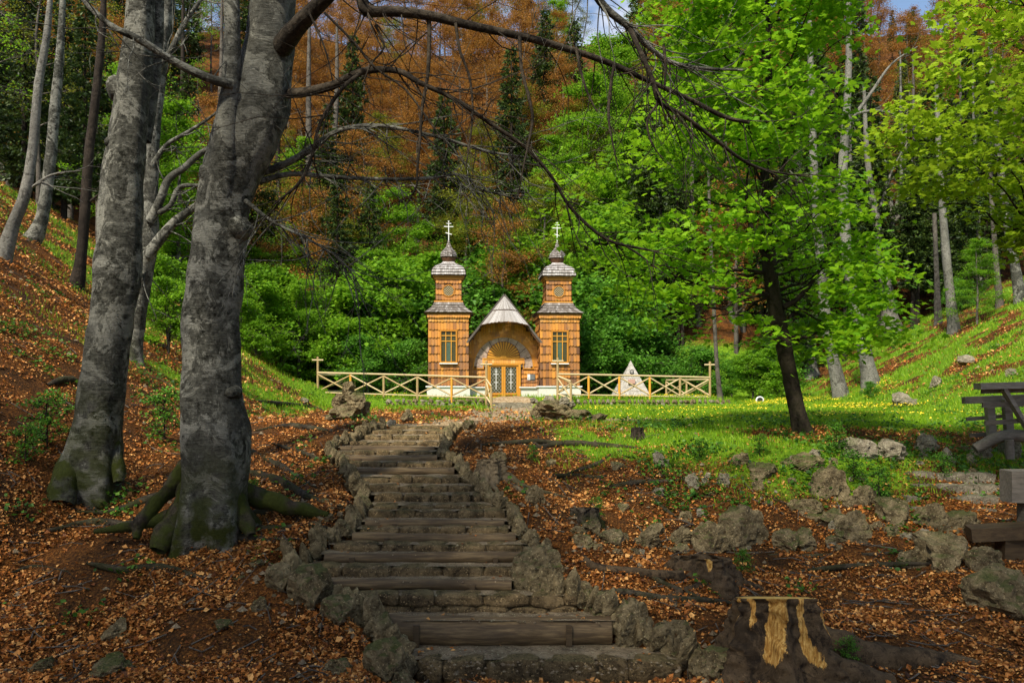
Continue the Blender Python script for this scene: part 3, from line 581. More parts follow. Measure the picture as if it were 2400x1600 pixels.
def make_tower():
    A = Acc(); hw = 1.24; T0, T1 = .98, 5.45
    prism(A, hw, hw, T0, T1)
    for u, n_ in FACES:
        front = n_[1] == -1
        o = np.array(n_)*hw
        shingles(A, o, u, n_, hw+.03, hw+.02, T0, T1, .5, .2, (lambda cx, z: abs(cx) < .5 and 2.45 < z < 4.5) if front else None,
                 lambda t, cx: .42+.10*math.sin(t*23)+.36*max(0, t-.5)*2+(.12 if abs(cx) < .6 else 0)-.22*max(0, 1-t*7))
        shingles(A, np.array(n_)*(hw+.10), u, n_, hw+.1, hw+.12, T1-.22, T1+.12, .34, .16, None, lambda t, c: .75)
    A.box((0, -hw-.06, T0-.02), (2*hw+.2, .1, .04), .1, 3)
    tw = build('tower', A, SHM, CH, (-3.5, .35, 0))
    A = Acc(); prism(A, hw+.10, hw+.10, -.9, T0-.06, 0); A.box((0, 0, T0-.035), (2*hw+.36, 2*hw+.36, .07), .5, 1)
    build('plinth', A, [M['plaster'], M['ledge']], tw)
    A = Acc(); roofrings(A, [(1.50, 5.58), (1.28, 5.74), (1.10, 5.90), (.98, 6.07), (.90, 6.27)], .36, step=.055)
    A.add([(-1.49, -1.49, 5.59), (1.49, -1.49, 5.59), (1.49, 1.49, 5.59), (-1.49, 1.49, 5.59), (-1.3, -1.3, 5.35), (1.3, -1.3, 5.35), (1.3, 1.3, 5.35), (-1.3, 1.3, 5.35)], [[0, 4, 5, 1], [1, 5, 6, 2], [2, 6, 7, 3], [3, 7, 4, 0]], .5, 3)
    build('eave_roof', A, SHM, tw)
    A = Acc(); bw = .79; prism(A, bw, bw, 6.15, 7.82)
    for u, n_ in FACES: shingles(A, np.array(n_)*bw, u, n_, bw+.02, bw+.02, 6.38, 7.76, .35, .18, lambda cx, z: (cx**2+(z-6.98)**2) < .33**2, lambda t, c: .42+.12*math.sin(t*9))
    for z_, e in ((6.31, .12), (7.76, .1), (7.89, .18)): A.box((0, 0, z_), (2*bw+2*e, 2*bw+2*e, .09), .6, 2)
    bf = build('belfry', A, SHM, tw)
    A = Acc(); n = 20; fy = -bw-.075
    ring = [(math.cos(a)*.40, math.sin(a)*.40) for a in np.arange(n)/n*2*math.pi]; ri = [(x*.82, z*.82) for x, z in ring]
    A.add([(x, fy-.02, 6.98+z) for x, z in ring]+[(x, fy-.02, 6.98+z) for x, z in ri]+[(x, fy+.06, 6.98+z) for x, z in ring], [[i, (i+1) % n, n+(i+1) % n, n+i] for i in range(n)]+[[i, 2*n+i, 2*n+(i+1) % n, (i+1) % n] for i in range(n)], .3, 0)
    A.add([(x, fy+.03, 6.98+z) for x, z in ri], [list(range(n))], .5, 1)
    for k in range(-3, 4):
        for sg in (-1, 1):
            d = k*.105; L = math.sqrt(max(0, .34**2-d*d)); c_, s_ = .7071, .7071*sg
            A.bar((d*c_-L*s_*1, fy-.005*sg, 6.98+d*s_*1+L*c_), (d*c_+L*s_, fy-.005*sg, 6.98+d*s_-L*c_), .02, .022, .75, 2)
    build('round_window', A, [M['trim'], M['glass'], M['pole']], tw)
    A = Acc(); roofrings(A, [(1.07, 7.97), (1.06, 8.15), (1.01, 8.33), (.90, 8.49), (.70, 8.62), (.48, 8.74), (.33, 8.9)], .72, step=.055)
    A.add([(sx*1.05, sy*1.05, 7.96) for sx, sy in ((-1, -1), (1, -1), (1, 1), (-1, 1))]+[(sx*.9, sy*.9, 7.84) for sx, sy in ((-1, -1), (1, -1), (1, 1), (-1, 1))], [[0, 4, 5, 1], [1, 5, 6, 2], [2, 6, 7, 3], [3, 7, 4, 0]], .5, 3)
    build('tower_roof', A, SHM, tw)
    A = Acc(); A.add(*[[(math.cos(a)*r, math.sin(a)*r, z) for r, z in ((.33, 8.86), (.40, 8.99), (.47, 9.12), (.48, 9.27)) for a in np.arange(12)/12*6.283]], [[k*12+i, k*12+(i+1) % 12, k*12+12+(i+1) % 12, k*12+12+i] for k in range(3) for i in range(12)], .2, 3)
    roofrings(A, [(.50, 9.22), (.51, 9.33), (.49, 9.43), (.43, 9.54), (.34, 9.64), (.25, 9.74), (.17, 9.86), (.11, 10.0), (.06, 10.16), (.03, 10.32)], .45, 8, .03, sw=.1)
    build('onion_dome', A, SHM, tw)
    A = Acc(); A.box((0, 0, 10.85), (.045, .045, 1.35), .5); A.box((0, 0, 11.19), (.6, .052, .045), .5); A.box((0, 0, 11.39), (.32, .052, .04), .5); A.box((0, 0, 11.53), (.1, .052, .05), .5)
    A.bar((-.2, 0, 10.80), (.2, 0, 10.69), .05, .045)
    build('cross', A, [M['white']], tw)
    A = Acc(); fy = -hw-.07
    A.box((0, fy+.03, 3.45), (1.0, .05, 1.95), .5, 1)
    for x_ in (-.5, .5): A.box((x_, fy-.03, 3.45), (.1, .12, 2.05), .45, 0)
    for z_ in (2.46, 4.44): A.box((0, fy-.03, z_), (1.1, .13, .1), .4, 0)
    for x_ in (-.17, .17): A.box((x_, fy-.02, 3.45), (.045, .06, 1.9), .85, 0)
    for z_ in (3.78, 4.12): A.box((0, fy-.024, z_), (.95, .06, .05), .9, 0)
    A.box((0, fy-.0, 3.1), (.26, .02, 1.25), .5, 2); A.box((0, fy-.08, 2.38), (1.14, .2, .06), .5, 3)
    build('window', A, [M['trim'], M['glass'], M['glass2'], M['ledge']], tw)
    return tw
tw = make_tower(); kids(tw); t2 = dup(tw, CH); t2.location = (3.5, .35, 0)
# nave and front gable
A = Acc(); A.box((0, 3.4, 2.6), (4.5, 6.6, 3.4), .4, 3)
FYp = .02
pts = [(-2.25, .92), (2.25, .92), (2.25, 3.7), (0, 6.5), (-2.25, 3.7)]
A.add([(x_, FYp+.08, z_) for x_, z_ in pts]+[(x_, FYp+.3, z_) for x_, z_ in pts], [[0, 1, 2, 3, 4], [9, 8, 7, 6, 5]]+[[i, (i+1) % 5+0, (i+1) % 5+5, i+5] for i in range(5)], .5, 3)
def inroof(cx, z): return abs(cx) < min(2.3, (6.5-z)*.78)
def m_front(cx, z):
    arch = (cx*cx+(z-2.2)**2 < 1.97**2 and z > 2.05) or (abs(cx) < 1.3 and z > 2.45 and z < 3.9)
    return arch or (abs(cx) < 1.08 and z < 2.6) or not inroof(cx, z) or z > 5.3
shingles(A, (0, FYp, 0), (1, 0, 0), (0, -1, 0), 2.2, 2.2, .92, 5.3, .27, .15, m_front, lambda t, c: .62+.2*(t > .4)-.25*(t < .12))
for k in range(24):        # ring of radial shingles round the arch
    a = math.pi*(k+.5)/24; d = np.array([math.cos(a), 0, math.sin(a)]); u = np.array([-math.sin(a), 0, math.cos(a)]); w = .13
    for r0_, r1_, yy in ((1.93, 2.22, .09), (2.12, 2.42, .07)):
        c = np.array([0, 0, 2.2])
        V = [c+d*(r0_+.04)+u*w-[0, yy, 0], c+d*r0_+u*w*.3-[0, yy+.01, 0], c+d*r0_-u*w*.3-[0, yy+.01, 0], c+d*(r0_+.04)-u*w-[0, yy, 0], c+d*r1_-u*w*1.15-[0, yy-.04, 0], c+d*r1_+u*w*1.15-[0, yy-.04, 0]]
        if inroof(V[4][0], V[4][2]-.1): A.poly(V[::-1], np.clip(.68+crng.normal(0, .15), 0, 1), 0)
shingles(A, (0, -.06, 0), (1, 0, 0), (0, -1, 0), 1.35, 1.35, 2.38, 2.72, .34, .15, None, lambda t, c: .8, out=.08)
wall = build('nave_wall', A, SHM, CH)
A = Acc(); A.box((1.65, 3.3, 0.), (1.3, 6.8, 1.72), .5, 0); A.box((-1.65, 3.3, 0.), (1.3, 6.8, 1.72), .5, 0); A.box((1.66, 3.3, .89), (1.32, 7.1, .06), .5, 1); A.box((-1.66, 3.3, .89), (1.32, 7.1, .06), .5, 1)
build('plinth', A, [M['plaster'], M['ledge']], CH)
A = Acc()                  # rubble arch
def archring(A, ri, ro, y0, y1, a0, a1, n, mi, r=.5, c=2.75):
    an = np.linspace(a0, a1, n+1); V = []
    for a in an: V += [(math.cos(a)*ri, y0, c+math.sin(a)*ri), (math.cos(a)*ro, y0, c+math.sin(a)*ro), (math.cos(a)*ro, y1, c+math.sin(a)*ro), (math.cos(a)*ri, y1, c+math.sin(a)*ri)]
    A.add(V, [[4*i+j, 4*i+4+j, 4*i+4+(j+1) % 4, 4*i+(j+1) % 4] for i in range(n) for j in range(4)], r, mi)
for k in range(9): archring(A, .9, 1.88, -.045-.01*(k % 2), .1, math.pi*k/9+.012, math.pi*(k+1)/9-.012, 5, 0, crng.rand(), 2.2)
archring(A, 1.88, 1.95, -.1, .1, 0, math.pi, 30, 1, .5, 2.2)
for sx in (-1, 1): A.box((sx*1.91, 0, 2.13), (.09, .2, .14), .5, 1); A.box((sx*1.28, 0, 2.3), (.07, .2, .5), .5, 1); A.box((sx*1.55, -.01, 2.09), (.6, .19, .06), .5, 1); A.box((sx*1.52, .03, 2.16), (.45, .13, .1), .5, 0)
build('stone_arch', A, [M['rubble'], M['trim']], CH)
A = Acc(); archring(A, .02, 1.08, -.085, .1, 0, math.pi, 24, 1)
for k in range(17):
    a = math.pi*(k+.5)/17; d = np.array([math.cos(a), 0, math.sin(a)]); u = np.array([-math.sin(a), 0, math.cos(a)]); c = np.array([0, -.095, 2.76])
    V = [c+d*.17+u*.012, c+d*1.0+u*.062, c+d*1.07, c+d*1.0-u*.062, c+d*.17-u*.012]; V = V+[v_-[0, .05, 0] for v_ in V]
    A.add(V, [[5, 6, 7, 8, 9]]+[[i, (i+1) % 5, 5+(i+1) % 5, 5+i] for i in range(5)], .62+.2*crng.rand(), 0)
archring(A, .0, .2, -.17, .0, 0, math.pi, 10, 0, .7); A.box((0, -.08, 2.72), (2.6, .12, .07), .7, 0)
build('sunburst', A, [M['trim'], M['dark_wood']], CH)
A = Acc()                  # door
for x_ in (-1.02, 1.02): A.box((x_, -.05, 1.17), (.14, .22, 2.4), .7, 0)
A.box((0, -.05, 2.36), (2.18, .2, .12), .55, 0); A.box((0, .04, 1.1), (1.95, .05, 2.3), .3, 3)
dr = build('door', A, [M['trim'], M['glass'], M['white'], M['dark_wood']], CH)
def leaf():
    A = Acc()
    for x_ in (-.41, .41): A.box((x_, -.04, 1.15), (.12, .1, 2.3), .65, 0)
    for z_ in (.06, .27, .46, 2.25): A.box((0, -.042, z_), (.8, .09, .1), .6 if z_ != .27 else .85, 0)
    A.box((0, -.0, .3), (.75, .03, .5), .3, 0); A.box((0, 0.0, 1.37), (.75, .02, 1.75), .5, 1)
    for k in range(-6, 7):
        for sg in (-1, 1):
            x0, z0, x1, z1 = -.34, 1.36+k*.26-.34*sg*1.25, .34, 1.36+k*.26+.34*sg*1.25
            t_ = [(x0+(x1-x0)*q, z0+(z1-z0)*q) for q in np.linspace(0, 1, 30)]; t_ = [q for q in t_ if .52 < q[1] < 2.2]
            if len(t_) > 2: A.bar((t_[0][0], -.03-.004*sg, t_[0][1]), (t_[-1][0], -.03-.004*sg, t_[-1][1]), .010, .014, .5, 4)
    A.box((0, -.045, 1.42), (.035, .02, 1.35), .5, 2); A.box((0, -.046, 1.72), (.34, .02, .035), .5, 2); A.box((0, -.046, 1.9), (.2, .02, .03), .5, 2); A.box((0, -.046, 1.2), (.3, .02, .03), .5, 2)
    return A
la = leaf(); l1 = build('door_leaf', la, [M['trim'], M['glass'], M['white'], M['dark_wood'], M['lattice']], dr, (-.475, 0, 0)); l2 = dup(l1, dr, (.475, 0, 0))
A = Acc(); A.box((1.62, -.09, 1.55), (.17, .03, .36), .5, 0); A.box((1.62, -.108, 1.47), (.06, .01, .09), .5, 1); A.box((1.86, -.09, 1.55), (.30, .03, .36), .5, 1)
for k in range(5): A.box((1.86, -.108, 1.67-k*.055), (.2, .006, .014), .5, 2)
build('plaque', A, [M['white'], M['plate'], M['grey_shingle']], CH)
A = Acc(); SL = 1/.78      # gable roof: boards, barge boards, front hip
for sx in (-1, 1):
    R0 = np.array([0, -.9, 6.70]); R1 = np.array([sx*2.36, -.9, 6.70-2.36*SL]); back = np.array([0, 7.6, 0]); up_ = np.array([sx*SL, 0, 1])/math.hypot(SL, 1)
    n = 30
    for row in range(4):
        for i in range(n):
            f0, f1 = i/n+.002, (i+1)/n-.002; a, b = row/4, (row+1.15)/4; b = min(b, 1)
            q = [R0+(R1-R0)*a+back*f0+up_*.02*1, R0+(R1-R0)*a+back*f1+up_*.02, R0+(R1-R0)*b+back*f1+up_*(.08), R0+(R1-R0)*b+back*f0+up_*.08]
            A.poly(q if sx > 0 else q[::-1], np.clip(.3+crng.normal(0, .12), 0, 1), 1)
    A.poly([R0, R1, R1+back, R0+back], .2, 3)
    A.bar(R0+[0, -.02, .02], R1+[0, -.02, .02], .07, .12, .1, 1); A.bar(R0+[0, .1, -.12], R1+[0, .1, -.12], .1, .12, .3, 3)
def hip(t, f): # t 0 apex..1 eave; f -1..1 across
    return np.array([f*1.46*t, -1.0-.62*t-.22*t*(1-f*f), 6.58-1.82*t+.20*(1-f*f)*t*t])
n = 26
for i in range(n):
    f0, f1 = -1+2*i/n+.004, -1+2*(i+1)/n-.004
    for t0, t1, li in ((.46, 1., 0), (.02, .50, .05)):
        r = np.clip(.72+crng.normal(0, .13), 0, 1); e = crng.uniform(-.01, .015); q = [hip(t0, f0), hip(t0, f1), hip(t1+e, f1), hip(t1+e, f0)]; q = [v_+[0, -li, li*.7] for v_ in q]
        A.poly(q[::-1], r, 1); A.poly([q[3], q[2], q[2]+[0, .02, -.05], q[3]+[0, .02, -.05]], .1, 3)
    A.poly([hip(1, f0)+[0, .03, -.05], hip(1, f1)+[0, .03, -.05], (f1*1.75, FYp, 4.75+.22*(1-f1*f1)), (f0*1.75, FYp, 4.75+.22*(1-f0*f0))], .5, 3)
build('gable_roof', A, SHM, CH)
def hip_pt(t, f): return hip(t, f)

# stone approach steps, terrace walls
A = Acc()
for k in range(4):
    D = 48.9-k*.55; z = -1.13-k*.14; x = -1.3
    while x < 1.5: w = rs.uniform(.3, .7); A.box((x+w/2+.1, D, z-.1), (w-.02, .7, .2), rs.rand(), 0, jit=.03); x += w
A.box((.1, 50.4, -1.2), (3.2, 2.4, .15), .5, 0)
o = build('entrance_steps', A, [M['rock_pale']]); tag(o, 'rough pale stone steps leading up to the chapel door', 'steps')
def drywall(label, x0, x1, y, zb, zt):
    A = Acc(); 
    for lay in range(3):
        x = x0
        while x < x1:
            w = rs.uniform(.18, .5); m_ = ROCKS[rs.randint(6)]; hh = (zt-zb)/3
            base = np.array([v_.co[:] for v_ in SMALL[rs.randint(3)].vertices]); f = [list(p.vertices) for p in SMALL[0].polygons]
            A.add(base*np.array([w*1.15, .45, hh*1.7])+np.array([x+w/2, y+rs.uniform(-.05, .05), zb+hh*(lay+.5)+rs.uniform(-.03, .03)]), f, rs.rand(), 0 if rs.rand() < .6 else 1); x += w
    tag(build('terrace_wall', A, [M['rock'], M['rock_pale']]), label, 'stone wall')
drywall('low dry stone wall of the terrace under the left wooden fence', -7.2, -1.4, 45.3, -1.45, -.86)
drywall('low dry stone wall of the terrace under the right wooden fence', 2.6, 12.2, 45.3, -1.5, -.9)

# fences
def fence(label, a, b, nb, tall, side, orange, zoff=(0, 0)):
    "a,b = feet of the end posts"
    t = thing('fence', label, 'fence'); a = np.array(a, float); b = np.array(b, float)
    for k in range(nb+1):
        p = a+(b-a)*k/nb; A = Acc(); endp = k in (0, nb); h = 2.18 if endp else 1.18
        tube(A, [(p[0], p[1], p[2]-.4, .075), (p[0], p[1], p[2]+h, .07)], 10, .35 if not (k in orange) else .9, 1 if k in orange else 0, 1, cap=True)
        if endp: tube(A, [(p[0]-.33, p[1]-.02, p[2]+1.98, .055), (p[0]+.33, p[1]-.02, p[2]+1.98, .05)], 10, .8, 0, 1, cap=True)
        build('post', A, [M['pole'], M['trim']], t)
    for nm, z_, r_ in (('top_rail', 1.24, .06), ('bottom_rail', .07, .045)):
        A = Acc(); tube(A, [(*(a+[0, -.02, z_]), r_), (*((a+b)/2+[0, -.02, z_+.01]), r_*.95), (*(b+[0, -.02, z_]), r_*.9)], 10, .75, 0, 4, .05, 3, cap=True); build(nm, A, [M['pole']], t)
    for k in range(nb):
        p = a+(b-a)*k/nb; q = a+(b-a)*(k+1)/nb
        for s_ in (0, 1):
            A = Acc(); z0, z1 = (.14, 1.14) if s_ else (1.14, .14)
            tube(A, [(p[0], p[1]-.03+.06*s_, p[2]+z0, .045), (q[0], q[1]-.03+.06*s_, q[2]+z1, .045)], 8, rs.uniform(.4, .9), 0, 1, cap=True); build('brace', A, [M['pole']], t)
    for sd in side:        # returning stretches with short posts
        A = Acc(); pts_ = [np.array(q, float) for q in sd]
        for i_, q in enumerate(pts_[1:]): tube(A, [(*(q-[0, 0, .35]), .07), (*(q+[0, 0, 1.05]), .065)], 8, .4, 0, 1, cap=True)
        for i_ in range(len(pts_)-1):
            for z_ in (1.12, .12): tube(A, [(*(pts_[i_]+[0, 0, z_]), .055), (*(pts_[i_+1]+[0, 0, z_]), .05)], 8, .8, 0, 1, cap=True)
            tube(A, [(*(pts_[i_]+[0, 0, 1.0]), .045), (*(pts_[i_+1]+[0, 0, .2]), .045)], 8, .7, 0, 1, cap=True)
            tube(A, [(*(pts_[i_]+[0, 0, .2]), .045), (*(pts_[i_+1]+[0, 0, 1.0]), .045)], 8, .7, 0, 1, cap=True)
        build('side_rail', A, [M['pole']], t)
    return t
la_, lb_ = P(745, 922, 47.2), P(1140, 935, 45.4); ra_, rb_ = P(1307, 927, 45.6), P(1664, 934, 46.6)
fence('peeled log fence with crossed braces left of the chapel door', la_, lb_, 5, 2, [[lb_, lb_+[.3, -1.0, -.38]], [la_, la_+[1.5, 3.5, 0], la_+[2.8, 7, 0]]], (1, 4))
fence('peeled log fence with crossed braces right of the chapel door', ra_, rb_, 5, 2, [[ra_, ra_+[.7, -.8, -.3]], [rb_, rb_+[-.6, 3.5, 0], rb_+[-1.2, 7, 0]]], (1, 2, 3))
# pyramid monument
A = Acc(); c = P(1478, 925, 49.5); W, Hh = 1.06, 2.1; z = 0; k = 0
while z < Hh-.42:
    h = .26; w0 = W*(1-z/Hh); w1 = W*(1-(z+h-.015)/Hh)
    for s in range(4):
        R_ = [np.array([[0, 1], [-1, 0]]), np.eye(2), np.array([[0, -1], [1, 0]]), -np.eye(2)][s]; n = max(1, int(2*w0/.5)); offs = (k % 2)*.3
        cuts = sorted(set([-1., 1.]+[max(-1, min(1, -1+(i+offs+.0)*2/n)) for i in range(1, n+1)]))
        for a, b in zip(cuts[:-1], cuts[1:]):
            if b-a < .05: continue
            V = [(a*w0+.008, -w0, z), (b*w0-.008, -w0, z), (b*w1-.008, -w1, z+h-.015), (a*w1+.008, -w1, z+h-.015)]
            V = [(*(R_@np.array(v_[:2])), v_[2]) for v_ in V]; A.poly([np.array(v_)+c for v_ in V], crng.rand(), 0)
    z += h; k += 1
w0 = W*(1-z/Hh)*1.06
cc = [(-w0, -w0, z), (w0, -w0, z), (w0, w0, z), (-w0, w0, z), (0, 0, Hh+.05)]
A.add(np.array(cc)+c, [[0, 1, 4], [1, 2, 4], [2, 3, 4], [3, 0, 4]], .5, 0); A.add(np.array([(-W*.99, -W*.99, 0), (W*.99, -W*.99, 0), (W*.99, W*.99, 0), (-W*.99, W*.99, 0), (0, 0, Hh*.985)])+c, [[0, 1, 4], [1, 2, 4], [2, 3, 4], [3, 0, 4]], .2, 1)
mo = thing('monument', 'small pale stone pyramid standing behind the right wooden fence', 'monument', loc=tuple(c))
me = A.mesh('pyramid', [M['monument'], M['rock']]); me.transform(Matrix.Translation([-v_ for v_ in c])); link('pyramid', me, mo)
A = Acc(); tube(A, [(math.cos(a)*.11, -.42-.03, 1.42+math.sin(a)*.11, .025) for a in np.linspace(0, 6.283, 13)], 6, .5, 0, 1); build('wreath', A, [M['iron']], mo)
A = Acc(); A.box((-.06, -.78, .82), (.42, .06, .32), .5, 0, rot=Matrix.Rotation(-.5, 3, 'X')); build('tablet', A, [flat('red_brown_tablet', (.3, .17, .12))], mo)

# wooden railing at the right, bench planks, spotlight
RD = 15.4
def plank(A, x0, y0, x1, y1, D0, D1, th, dp=.09, r=.5): A.bar(P(x0, y0, D0), P(x1, y1, D1), dp, th*RD/F, r)
t = thing('wooden_railing', 'weathered grey plank railing at the right edge of the meadow', 'railing')
for nm, L in (('rail', [(2290, 905, 2560, 898, 15.4, 15.2, 15, .3), (2300, 916, 2560, 908, 15.5, 15.3, 13, .06), (2258, 938, 2560, 926, 16.2, 16.0, 17, .16), (2302, 949, 2560, 941, 15.4, 15.2, 12, .06), (2265, 982, 2365, 974, 16.2, 16.1, 9, .06), (2308, 991, 2400, 985, 15.5, 15.4, 11, .06), (2272, 1020, 2370, 1013, 16.2, 16.1, 9, .06)]),
              ('post', [(2318, 945, 2326, 1035, 15.9, 15.9, 18, .12), (2359, 935, 2366, 1035, 15.9, 15.9, 18, .12)]), ('brace', [(2352, 912, 2412, 1010, 15.3, 15.3, 17, .07)])):
    for a in L:
        A = Acc(); x0, y0, x1, y1, d0, d1, th, dp = a; p, q = P(x0, y0, d0), P(x1, y1, d1); w = th*RD/F
        if nm == 'rail': A.bar(p, q, dp, w, rs.rand())
        else: A.bar(p, q, w if True else dp, dp, rs.rand())
        build(nm, A, [M['old_wood']], t)
A = Acc(); tube(A, [(*P(2285, 1052, 15.6), .1), (*P(2350, 1022, 15.5), .12), (*P(2450, 1025, 15.3), .13)], 10, .3, 0, 3, .15, 3, cap=True); build('beam', A, [M['old_wood']], t)
A = Acc(); tube(A, [(*P(2365, 1030, 15.3), .08), (*(P(2368, 1075, 15.3)), .08)], 8, .3, 0, 1, cap=True); build('post', A, [M['old_wood']], t)
t = thing('bench', 'dark thick plank bench resting on boulders at the right edge', 'bench')
A = Acc(); a = P(2270, 1249, 12.4); b = P(2560, 1235, 11.9); A.bar(a, b, .45, .2, .15); build('seat', A, [M['log']], t)
for f in (.35, .9): A = Acc(); q = a+(b-a)*f; A.box(q-[0, 0, .3], (.35, .3, .45), .1, 0, jit=.02); build('leg', A, [M['log']], t)
A = Acc(); p = P(2400, 1137, 12.6); A.box(p, (.56, .3, .5), .3, 0, jit=.015); A.box(p-[-.05, 0, .55], (.2, .2, .7), .2, 0)
tag(build('wooden_block', A, [M['old_wood']]), 'dark square timber block on a post at the right edge above the bench', 'timber block')
t = thing('spotlight', 'small round ground spotlight with a white rim at the meadow edge under the trees', 'spotlight'); p = G(1781, 946); p = P(1781, 937, p[1])
A = Acc(); tube(A, [(p[0]+math.cos(a)*.2, p[1], p[2]+math.sin(a)*.17, .045) for a in np.linspace(0, 6.283, 17)], 8, .5, 0, 1); build('rim', A, [M['white']], t)
A = Acc(); tube(A, [(p[0], p[1]-.02, p[2], .18), (p[0], p[1]+.25, p[2]+.02, .12)], 14, .5, 0, 1, cap=True); A.box((p[0], p[1]+.1, p[2]-.2), (.06, .06, .25)); build('housing', A, [M['iron']], t)

# ------------------------------------------------------------------ stumps and roots
def rootline(px_, D=None, w=12, lift=.35):
    out = []
    for i, q in enumerate(px_):
        p = G(q[0], q[1]); ww = (q[2] if len(q) > 2 else w)*p[1]/F/2; out.append((p[0], p[1], p[2]+ww*lift, ww))
    return out
def stump(name, label, px, py, wb, wt, h, mats, rts, cut=0, seed=0, topcol=True):
    "py = foot, w in photo pixels"
    p = G(px, py); s = p[1]/F; p = p+[0, wb*s*.35, 0]; t = thing(name, label, 'tree stump', loc=tuple(p)); A = Acc()
    lobes = 5+seed % 3
    mod = lambda f, th, c: 1+(.22*np.cos(th*lobes+seed)+.10*np.cos(th*3+seed*2))*(1-f*.6)+.04*np.cos(th*13)
    Hh = h*s; a, b = wb*s/2, wt*s/2
    tube(A, [(0, 0, -.25, a*1.15), (0, 0, Hh*.12, a*.95), (0, 0, Hh*.4, (a+b)/2*.92), (0, 0, Hh*.75, b), (0, 0, Hh, b*.97)], 88, .5, 0, 12, .16, 6/ max(.3, a), mod, w=1.-np.clip(np.linspace(0, 1.6, 49), 0, 1) if not topcol else 0)
    tz = A.V[-1].reshape(-1, 88, 3); tz[:, :, 2] -= np.clip((tz[:, :, 2]-Hh*.45)/(Hh*.55), 0, 1)**2*(tz[:, :, 1]-tz[:, :, 1].min())*.235; V = A.V[-1].copy()[-88:]; Hh_ = V[:, 2].mean(); A.add(np.vstack([V, [[0, 0, Hh_+.005]]]), [[i, (i+1) % 88, 88] for i in range(88)], .5, 1)
    if cut:                        # bare wood where bark is gone: degrees, degrees, lowest height
        Wv = np.zeros((A.V[0].shape[0]//88, 88)); m_ = len(Wv); f = (np.arange(m_)/m_)[:, None]; an = (np.arange(88)/88*360)[None]
        for (q0, q1, f0) in cut:
            hw_ = (q1-q0)/2*(.7+.45*f); Wv = np.maximum(Wv, np.clip(1.15-np.abs(an-(q0+q1)/2-5*np.sin(f*5+q0))/hw_, 0, 1)*sst(f0-.12, f0+.12, f))
        A.W[0] = Wv.ravel()
    build('trunk', A, mats, t)
    for r_ in rts:
        A = Acc(); pts_ = rootline(r_, lift=.3); pts_ = [(x_-p[0], y_-p[1], z_-p[2], w_) for x_, y_, z_, w_ in pts_]; tube(A, pts_, 10, .5, 0, 5, .35, 5, w=0. if mats[0] is M['stump'] else .5); build('root', A, [mats[0]], t)
    return t
stump('tree_stump', 'large fresh stump with yellow split wood, in the right foreground', 1845, 1605, 290, 190, 228, [M['stump'], M['cutwood']],
      [[(1930, 1575, 80), (2000, 1590, 60), (2090, 1606, 40)], [(1900, 1510, 90), (1975, 1535, 80), (2060, 1552, 70), (2150, 1556, 56), (2230, 1552, 36), (2300, 1556, 10)], [(1760, 1540, 60), (1700, 1565, 40), (1650, 1580, 14)], [(1850, 1580, 70), (1870, 1610, 60)]], [(54, 92, .32), (6, 26, .5), (114, 132, .3), (36, 46, .6), (140, 152, .5)], 2)
stump('tree_stump', 'weathered stump with pale orange roots beside the upper stairs', 1150, 1135, 90, 60, 68, [M['root_pale'], M['root']],
      [[(1110, 1120, 22), (1095, 1150, 18), (1085, 1175, 8)], [(1150, 1130, 18), (1165, 1155, 12), (1160, 1180, 6)], [(1190, 1120, 20), (1230, 1145, 16), (1290, 1160, 12), (1340, 1170, 4)], [(1120, 1145, 14), (1160, 1190, 16), (1205, 1215, 12), (1230, 1225, 5)], [(1200, 1140, 14), (1250, 1170, 12), (1260, 1200, 6)]], [], 1)
stump('tree_stump', 'dark mossy sawn stump below the rock row at right', 1660, 1375, 190, 130, 85, [M['stump'], M['root_pale']],
      [[(1600, 1355, 26), (1500, 1345, 24), (1400, 1335, 22), (1370, 1310, 12)], [(1740, 1370, 22), (1790, 1385, 12)], [(1640, 1375, 20), (1560, 1400, 14), (1450, 1420, 8)]], [(80, 96, .5)], 3, False)
stump('tree_stump', 'small dark stump overgrown with green plants on the leafy slope', 1370, 1225, 80, 62, 45, [M['root'], M['root']], [], [], 4, False)
stump('tree_stump', 'small broken dark stump at the edge of the meadow path', 1495, 1030, 34, 26, 32, [M['bark_dark'], M['root']], [], [], 5)
ri_ = [0]
def root(px_, label):
    A = Acc(); tube(A, rootline(px_), 8, .5, 0, 5, .35, 5, w=.35)
    n_ = len(px_)
    for q in range(n_-1):
        if rr.random() < .6:
            a = px_[q+1]; A2 = [(a[0], a[1], a[2]*.5), (a[0]+rr.uniform(10, 30), a[1]+rr.uniform(6, 18), a[2]*.35), (a[0]+rr.uniform(40, 60), a[1]+rr.uniform(12, 24), 2)]; tube(A, rootline(A2), 6, .5, 0, 3, .2, 4)
    tag(build('exposed_root', A, [M['root']]), label, 'root', 'exposed roots')
root([(1250, 1052, 10), (1330, 1042, 16), (1420, 1048, 14), (1500, 1050, 5)], 'long dark root under the path edge, upper of the slope')
root([(1130, 1045, 8), (1240, 1038, 14), (1330, 1040, 8)], 'dark root right of the topmost stairs')
root([(1330, 1110, 6), (1400, 1090, 12), (1450, 1062, 10), (1510, 1060, 4)], 'pale root curling between stones in mid slope')
root([(1230, 1130, 6), (1320, 1118, 14), (1400, 1122, 12), (1430, 1112, 4)], 'dark root right of the orange rooted stump')
root([(1400, 1150, 5), (1480, 1135, 14), (1560, 1130, 8), (1660, 1120, 4)], 'dark low root under the pale angular stone')
root([(1440, 1185, 4), (1520, 1165, 8), (1550, 1190, 10), (1590, 1215, 4)], 'forked root right of the mossy stump')
root([(1360, 1405, 5), (1450, 1390, 16), (1560, 1405, 18), (1680, 1412, 14), (1760, 1425, 5)], 'thick root across the leaves above the fresh stump')
